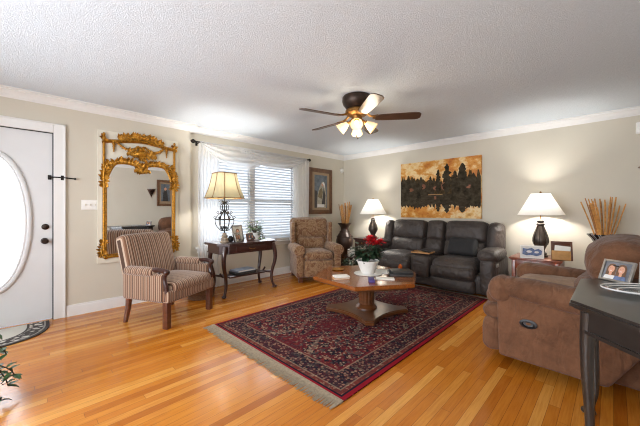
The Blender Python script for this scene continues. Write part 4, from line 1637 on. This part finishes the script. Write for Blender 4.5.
cu = obj('throw_pillow', None or (lambda bb: (rbox(bb, (0, 0, .13), (.42, .12, .27), .055, (0, .035, 0), n=6), bb)[1])(NB()), 'pillowblack')
cu.location = (-1.63, 4.655, .525)
cu.rotation_euler = (R(-22), 0, R(-4))
tag(cu, 'black rectangular pillow leaning on the sofa seat', 'pillow')
ty = thing('wooden_tray', 'light wooden tray on the sofa console', 'tray', (-2.145, 4.48, .525), R(3))
b = NB(); rbox(b, (0, 0, .006), (.29, .24, .012), .003); obj('tray_board', b, 'lightwood', ty)
b = NB()
for s in (-1, 1):
    rbox(b, (s * .14, 0, .013), (.012, .24, .018), .003)
obj('tray_rim', b, 'lightwood', ty)
rm = thing('remote_control', 'black remote control lying on the wooden tray', 'remote control', (-2.10, 4.50, .537), R(62))
b = NB(); rbox(b, (0, 0, .011), (.05, .18, .022), .008); obj('remote_body', b, 'black', rm)
b = NB()
for i in range(6):
    for j in (-1, 0, 1):
        ell(b, (j * .013, -.06 + i * .02, .0225), (.004, .005, .002), su=6, sv=4)
obj('buttons', b, 'silver', rm)

# ------------------------------------------------------------------ hexagonal coffee table
ct = thing('coffee_table', 'hexagonal brown wooden coffee table on a fluted pedestal', 'coffee table', (-2.06, 2.85, .013), R(-4))
TH = .437
HR = .635


def hexa(r):
    return [(r * math.cos(PI / 3 * i), r * math.sin(PI / 3 * i)) for i in range(6)]


b = NB()
prism(b, hexa(HR - .01), TH - .007, TH); prism(b, hexa(HR), TH - .03, TH - .007); prism(b, hexa(HR - .015), TH - .042, TH - .03)
obj('table_top', b, 'tablewood', ct, smooth=False)
b = NB(); prism(b, hexa(HR - .09), TH - .075, TH - .042); obj('apron', b, 'pedwood', ct, smooth=False)
b = NB()
lathe(b, [(.0, .045), (.125, .045), (.125, .065), (.11, .075), (.10, .09), (.088, .10)], 40, caps=False)
lathe(b, [(.088, .10), (.086, .12), (.088, .33), (.09, .35)], 96, flute=.045, nfl=14, caps=False)
lathe(b, [(.09, .35), (.115, .355), (.125, .37), (.0, .37)], 40, caps=False)
obj('fluted_column', b, 'pedwood', ct)


def star(r, ri):
    pts = []
    for k in range(4):
        a0 = k * PI / 2
        c, s = math.cos(a0), math.sin(a0)
        pts += [(r * c + .045 * s, r * s - .045 * c), (r * c - .045 * s, r * s + .045 * c)]
        p0 = V((r * c - .045 * s, r * s + .045 * c, 0))
        a1 = a0 + PI / 2
        p1 = V((r * math.cos(a1) + .045 * math.sin(a1), r * math.sin(a1) - .045 * math.cos(a1), 0))
        mid = V((ri * math.cos(a0 + PI / 4), ri * math.sin(a0 + PI / 4), 0))
        for i in range(1, 8):
            u = i / 8
            q = p0 * (1 - u) ** 2 + (mid * 2 - (p0 + p1) * .5) * 2 * u * (1 - u) + p1 * u ** 2
            pts.append((q.x, q.y))
    return pts


b = NB()
mm = RZ(R(-46))
prism(b, star(.47, .29), .012, .042, mm); prism(b, star(.455, .28), .042, .052, mm)
for k in range(4):
    a = k * PI / 2
    lathe(b, [(.0, 0), (.03, 0), (.034, .008), (.03, .014), (.0, .014)], 14, mm @ T(.41 * math.cos(a), .41 * math.sin(a), 0))
obj('star_base', b, 'pedwood', ct, smooth=False)
TZ = .4505
po_ = thing('poinsettia', 'red flowering plant in a white ribbed pot on the coffee table', 'plant', (-2.06, 2.88, TZ + .004))
b = NB(); pot(b, .072, .128, .155, .008, 18, .025); obj('pot', b, 'ceramic', po_)
b = NB(); lathe(b, [(.0, .125), (.11, .125), (.0, .135)], 16); obj('soil', b, 'soil', po_)
foliage(po_, 12, (0, 0, .15), 52, .19, .23, .105, .05, 'leaf_dk', .4, elev=(.15, 1.25))
rr = random.Random(8)
for k in range(10):
    a = rr.uniform(0, 2 * PI)
    q = rr.uniform(.02, .11)
    p = V((q * math.cos(a) + .03, q * math.sin(a) + .03, .37 + rr.uniform(-.05, .05)))
    b = NB()
    for j in range(16):
        aa = 2 * PI * j / 16 + rr.uniform(-.2, .2)
        leaf(b, p, (math.cos(aa), math.sin(aa), .25 + .7 * (j % 3)), rr.uniform(.06, .09), .045, .35)
    tube(b, [V((0, 0, .14)), p], .003, 5, mi=1)
    obj('flower', b, ['red', 'leaf_dk'], po_, ang=60)
b = NB(); lathe(b, [(.0, 0), (.13, 0), (.165, .003), (.165, .006), (.0, .004)], 32)
o = obj('plant_saucer', b, 'ceramic'); o.location = (-2.06, 2.88, TZ); tag(o, 'white saucer under the red flowering plant', 'saucer')

G_ = 'reading matter on the coffee table'
bp = (-2.12, 2.46, TZ)
book('book', 'tan paperback lowest in the small stack at the near edge of the table', bp, R(52), .18, .125, .018, 'lightwood', G_)
book('book', 'pale paperback on top of the small stack at the near edge of the table', (bp[0] + .003, bp[1] + .004, TZ + .0185), R(60), .165, .115, .016, 'paper', G_)
book('book', 'purple book lying on the coffee table before the flower pot', (-1.815, 2.60, TZ), R(130), .165, .06, .028, 'purple', G_)
b = NB(); rbox(b, (0, 0, .004), (.20, .13, .008), .002); o = obj('envelope', b, 'paper'); o.location = (-1.77, 2.79, TZ); o.rotation_euler = (0, 0, R(35)); tag(o, 'white envelope lying beside the purple book', 'envelope')
b = NB(); rbox(b, (0, 0, .003), (.30, .22, .006), .001); o = obj('paper_sheet', b, 'paper'); o.location = (-1.97, 3.12, TZ); o.rotation_euler = (0, 0, R(25)); tag(o, 'white sheet of paper behind the flower pot', 'paper')
book('book', 'large black book under another black book on the coffee table', (-1.745, 3.07, TZ), R(38), .27, .20, .032, 'bookblack', G_)
book('book', 'black book lying on the large black book on the coffee table', (-1.74, 3.075, TZ + .0325), R(44), .24, .18, .028, 'bookblack', G_)
b = NB(); lathe(b, [(.0, 0), (.05, 0), (.075, .008), (.078, .012), (.05, .008), (.0, .006)], 24)
o = obj('trinket_dish', b, 'gold'); o.location = (-2.46, 2.80, TZ); tag(o, 'small gold dish near the far left edge of the coffee table', 'dish')
b = NB(); lathe(b, [(.0, 0), (.022, 0), (.025, .01), (.024, .055), (.012, .065), (.012, .075), (.0, .078)], 16)
o = obj('amber_bottle', b, 'amber'); o.location = (-1.89, 3.33, TZ); tag(o, 'tiny amber bottle at the sofa side of the coffee table', 'bottle')

# ------------------------------------------------------------------ brown recliner
re_ = thing('brown_recliner', 'large brown suede recliner facing the coffee table', 'recliner', (-.205, 3.065, 0), R(-92))
BS = 'brownsuede'


def sidepanel(s):
    """outer side: a slab in the y-z plane whose back edge leans"""
    b = NB()
    pts = [(-.41, .085), (.20, .085), (.40, .42), (.42, .54), (-.40, .59), (-.425, .5)]
    mm_ = MX(((0, 0, 1, 0), (1, 0, 0, 0), (0, 1, 0, 0), (0, 0, 0, 1)))
    prism(b, pts, s * .38, s * .495, m=mm_)
    bmesh.ops.bevel(b, geom=b.edges[:], offset=.025, segments=3, affect='EDGES', profile=.5)
    return b


b = NB(); rbox(b, (0, .0, .22), (.72, .74, .30), .03); obj('base', b, BS, re_)
for s in (-1, 1):
    ap = obj('arm_panel', sidepanel(s), BS, re_)
    b = NB(); rbox(b, (s * .415, .0, .585), (.215, .80, .14), .068, (.01, .02, .02), n=6, wrinkle=.014, m=T(0, 0, .6) @ RX(R(-4)) @ T(0, 0, -.6)); obj('arm_pad', b, BS, ap)
    b = NB(); rbox(b, (s * .415, -.395, .585), (.215, .15, .19), .072, (.01, .03, .01), n=5, wrinkle=.010); obj('arm_roll', b, BS, ap)
b = NB(); lathe(b, [(.0, 0), (.052, 0), (.052, .012), (.036, .016), (.030, .006), (.0, .004)], 24, T(.49, -.215, .375) @ RY(R(90)) @ MX.Diagonal((.62, 1.05, 1, 1))); obj('recline_handle', b, 'black', re_, label='black oval recline handle')
b = NB(); rbox(b, (0, -.47, .485), (.66, .17, .15), .068, (0, .03, .01), n=6, wrinkle=.008); rbox(b, (0, -.485, .375), (.80, .15, .13), .06, (0, .03, 0), n=6, wrinkle=.008); fr = obj('footrest', b, BS, re_)
b = NB(); rbox(b, (0, -.485, .20), (.84, .14, .27), .06, (0, .03, 0), n=6, wrinkle=.008); obj('footrest_panel', b, BS, fr)
b = NB(); rbox(b, (0, -.12, .515), (.60, .62, .18), .085, (0, .02, .045), n=6, wrinkle=.008); obj('seat_cushion', b, 'brownsuede_lt', re_)
mb = T(0, .17, .45) @ RX(R(-22))
b = NB(); rbox(b, (0, .06, .18), (.82, .24, .60), .09, (0, .03, .01), m=mb, n=6, wrinkle=.008); bk_ = obj('backrest', b, BS, re_)
b = NB(); rbox(b, (0, -.09, .10), (.66, .20, .30), .09, (0, .05, 0), m=mb, n=6, wrinkle=.012); obj('lumbar_cushion', b, BS, bk_)
b = NB(); rbox(b, (0, -.06, .385), (.88, .32, .33), .14, (0, .05, .03), m=mb, n=7, wrinkle=.014); obj('head_cushion', b, BS, bk_)

# cord on the floor behind it
b = NB(); tube(b, bez([(.10, 2.90, .006), (.14, 3.02, .006), (.10, 3.14, .006), (.20, 3.10, .03), (.16, 2.98, .05), (.24, 2.95, .012), (.30, 3.2, .006), (.52, 3.30, .006), (.62, 3.3, .2)], 6), .006, 6)
tag(obj('power_cord', b, 'black'), 'black power cord tangled on the floor behind the brown recliner', 'cord')

# ------------------------------------------------------------------ black console in the foreground
bt = thing('black_console', 'black painted console table with canted corners at the photo edge', 'console table', (.158, 2.03, 0), R(-90))
# local x along the wall (world -y), front = -y (world -x)
BH = .795


def cant2(w, d, c):
    return [(-w + c, -d), (w - c, -d), (w, -d + c), (w, d), (-w, d), (-w, -d + c)]


b = NB()
for (w, d, c, z0, z1) in ((.495, .295, .205, BH - .012, BH), (.50, .30, .205, BH - .026, BH - .012), (.485, .285, .20, BH - .036, BH - .026)):
    prism(b, cant2(w, d, c), z0, z1)
obj('table_top', b, 'blackwood', bt, smooth=False)
b = NB()
prism(b, cant2(.455, .255, .185), BH - .135, BH - .036); prism(b, cant2(.462, .262, .188), BH - .14, BH - .125)
obj('apron', b, 'blackwood', bt, smooth=False)
for sx in (-1, 1):
    b = NB(); cabriole(b, T(.26 if sx > 0 else -.31, -.235, 0) @ RZ(R(-90)), BH - .05, .060, out=.008, knee=.022, ankle=.013); obj('leg', b, 'blackwood', bt)
    b = NB(); cabriole(b, T(sx * .40, .20, 0) @ RZ(math.atan2(.6, sx)), BH - .05, .07, out=.03, knee=.033, ankle=.020); obj('leg', b, 'blackwood', bt)

photo('framed_photo', 'silver framed photo of two people on the black console', (.0, 2.345, BH), R(-36), .155, .125, .013, 'silver',
      sh(people(.124, .099, 2, 'photo_bg', ('photo_white', 'photo_blue')), 0, .013), 22, 'photo frames on the black console')
photo('framed_photo', 'pale photo frame farther along the black console', (.172, 2.38, BH), R(-10), .15, .12, .014, 'paper',
      sh(people(.122, .092, 1, 'photo_pale'), 0, .014), 16, 'photo frames on the black console')
gp_ = thing('glass_platter', 'clear oval glass platter lying on the black console', 'platter', (.12, 2.11, BH), R(35))
b = NB(); lathe(b, [(.0, .004), (.10, .004), (.15, .010), (.185, .022), (.188, .026), (.15, .016), (.10, .010), (.0, .009)], 48, MX.Diagonal((1, .62, 1, 1)), flute=.012, nfl=24); obj('platter_dish', b, 'clear', gp_)
b = NB()
for q, z in ((.186, .0245), (.16, .0175), (.12, .0125)):
    tube(b, [(q * math.cos(2 * PI * i / 48), .62 * q * math.sin(2 * PI * i / 48), z) for i in range(48)], .0032, 6, closed=True)
obj('cut_rim', b, 'photo_white', gp_)

# ------------------------------------------------------------------ plant at the left edge
ep = thing('trailing_plant', 'trailing green ivy plant on a stand at the lower left', 'plant', (-2.68, -.30, .03))
b = NB(); pot(b, .085, .12, .20); obj('pot', b, 'urn', ep)
b = NB(); lathe(b, [(.0, .165), (.105, .165), (.0, .175)], 16); obj('soil', b, 'soil', ep)
b, s = NB(), NB()
re5 = random.Random(17)
vines = [[(0, 0, .2), (-.06, .10, .42), (-.12, .15, .44), (-.16, .18, .36)],
         [(0, 0, .2), (.01, .12, .36), (-.02, .20, .33), (-.03, .235, .26)],
         [(0, 0, .2), (.06, .10, .30), (.04, .19, .24), (.0, .25, .17), (.0, .27, .12)],
         [(0, 0, .2), (.08, .05, .26), (.09, .14, .18), (.08, .19, .06), (.06, .22, .02)],
         [(0, 0, .2), (-.08, .06, .36), (-.16, .07, .38), (-.22, .10, .30)],
         [(0, 0, .2), (.10, -.02, .3), (.16, .06, .25), (.18, .12, .14)],
         [(0, 0, .2), (-.03, .16, .22), (-.06, .22, .12), (-.08, .24, .04)]]
for vn in vines:
    P = bez(vn, 6)
    tube(s, P, .0035, 5)
    for i, p in enumerate(P[4:]):
        if i % 2 == 0:
            for q in range(2):
                leaf(b, p, (re5.uniform(-1, 1), re5.uniform(-1, 1), re5.uniform(-.3, .5)), re5.uniform(.04, .062), re5.uniform(.028, .04), .35)
obj('foliage', b, 'leaf', ep, ang=60)
obj('vines', s, 'stem', ep)
ps = thing('plant_stand', 'low dark plant stand under the ivy at the lower left', 'plant stand', (-2.68, -.30, 0))
b = NB(); lathe(b, [(.0, .018), (.15, .018), (.155, .024), (.15, .030), (.0, .030)], 28); obj('stand_top', b, 'iron', ps)
for k in range(4):
    b = NB(); ell(b, (.12 * math.cos(PI / 4 + k * PI / 2), .12 * math.sin(PI / 4 + k * PI / 2), .010), (.016, .016, .010)); obj('foot', b, 'iron', ps)

# ------------------------------------------------------------------ ceiling fan
fan = thing('ceiling_fan', 'dark five-blade ceiling fan with lit glass shades', 'ceiling fan', (-2.0, 2.59, 2.44))
b = NB()
lathe(b, [(.0, 0), (.150, 0), (.158, -.012), (.160, -.05), (.150, -.085), (.118, -.125), (.100, -.14), (.0, -.14)], 40); obj('canopy_housing', b, 'bronze', fan)
b = NB(); lathe(b, [(.0, -.14), (.112, -.14), (.125, -.155), (.125, -.185), (.10, -.205), (.06, -.215), (.055, -.26), (.07, -.275), (.06, -.30), (.02, -.315), (.0, -.316)], 32); obj('motor', b, 'brass', fan)
base_a = [R(180 - 72 * k) for k in range(5)]
for a in base_a:
    b = NB()
    mm = RZ(a) @ T(0, 0, -.235) @ RX(R(-13))
    pts = [(.20, -.050), (.30, -.058), (.62, -.068), (.65, -.062), (.675, -.035), (.675, .035), (.65, .062), (.62, .068), (.30, .058), (.20, .050)]
    prism(b, pts, -.004, .004, m=mm)
    bl = obj('blade', b, 'blade', fan, smooth=False)
    b = NB()
    mm2 = RZ(a) @ T(0, 0, -.225)
    tube(b, [(.10, 0, .045), (.15, 0, .01), (.20, 0, -.002)], [.014, .012, .010], 8, mm2)
    prism(b, [(.17, -.03), (.22, -.045), (.27, -.03), (.285, 0), (.27, .03), (.22, .045), (.17, .03)], .005, .011, m=mm)
    obj('blade_bracket', b, 'brass', bl)
for k in range(4):
    a = R(-45.0 + 90 * k - 8)
    m = RZ(a) @ T(.06, 0, -.255) @ RY(R(128)) @ MX.Scale(.86, 4)
    b = NB(); tube(b, [(0, 0, -.02), (0, 0, .05)], .013, 8, m); lathe(b, [(.0, .04), (.028, .045), (.030, .07), (.0, .07)], 14, m); arm_ = obj('light_arm', b, 'brass', fan)
    b = NB()
    lathe(b, [(.028, .06), (.036, .085), (.052, .115), (.060, .145), (.066, .17), (.076, .185)], 24, m, flute=.02, nfl=8, caps=False)
    obj('glass_shade', b, 'bell', arm_)
    b = NB(); ell(b, (0, 0, .125), (.027, .027, .036), m, su=12, sv=8); obj('bulb', b, 'bulb', arm_)
d = bpy.data.lights.new('fan_light', 'POINT')
d.energy = 15
d.color = (1, .85, .64)
d.shadow_soft_size = .16
o = bpy.data.objects.new('fan_light', d)
C.objects.link(o)
o.parent = fan
o.location = (0, 0, -.42)
for k, (px, py, L_) in enumerate(((.03, -.02, .14), (-.03, .03, .10))):
    b = NB(); tube(b, [(px, py, -.30), (px, py, -.31 - L_)], .0018, 5); ell(b, (px, py, -.32 - L_), (.008, .008, .014)); obj('pull_chain', b, 'iron', fan)
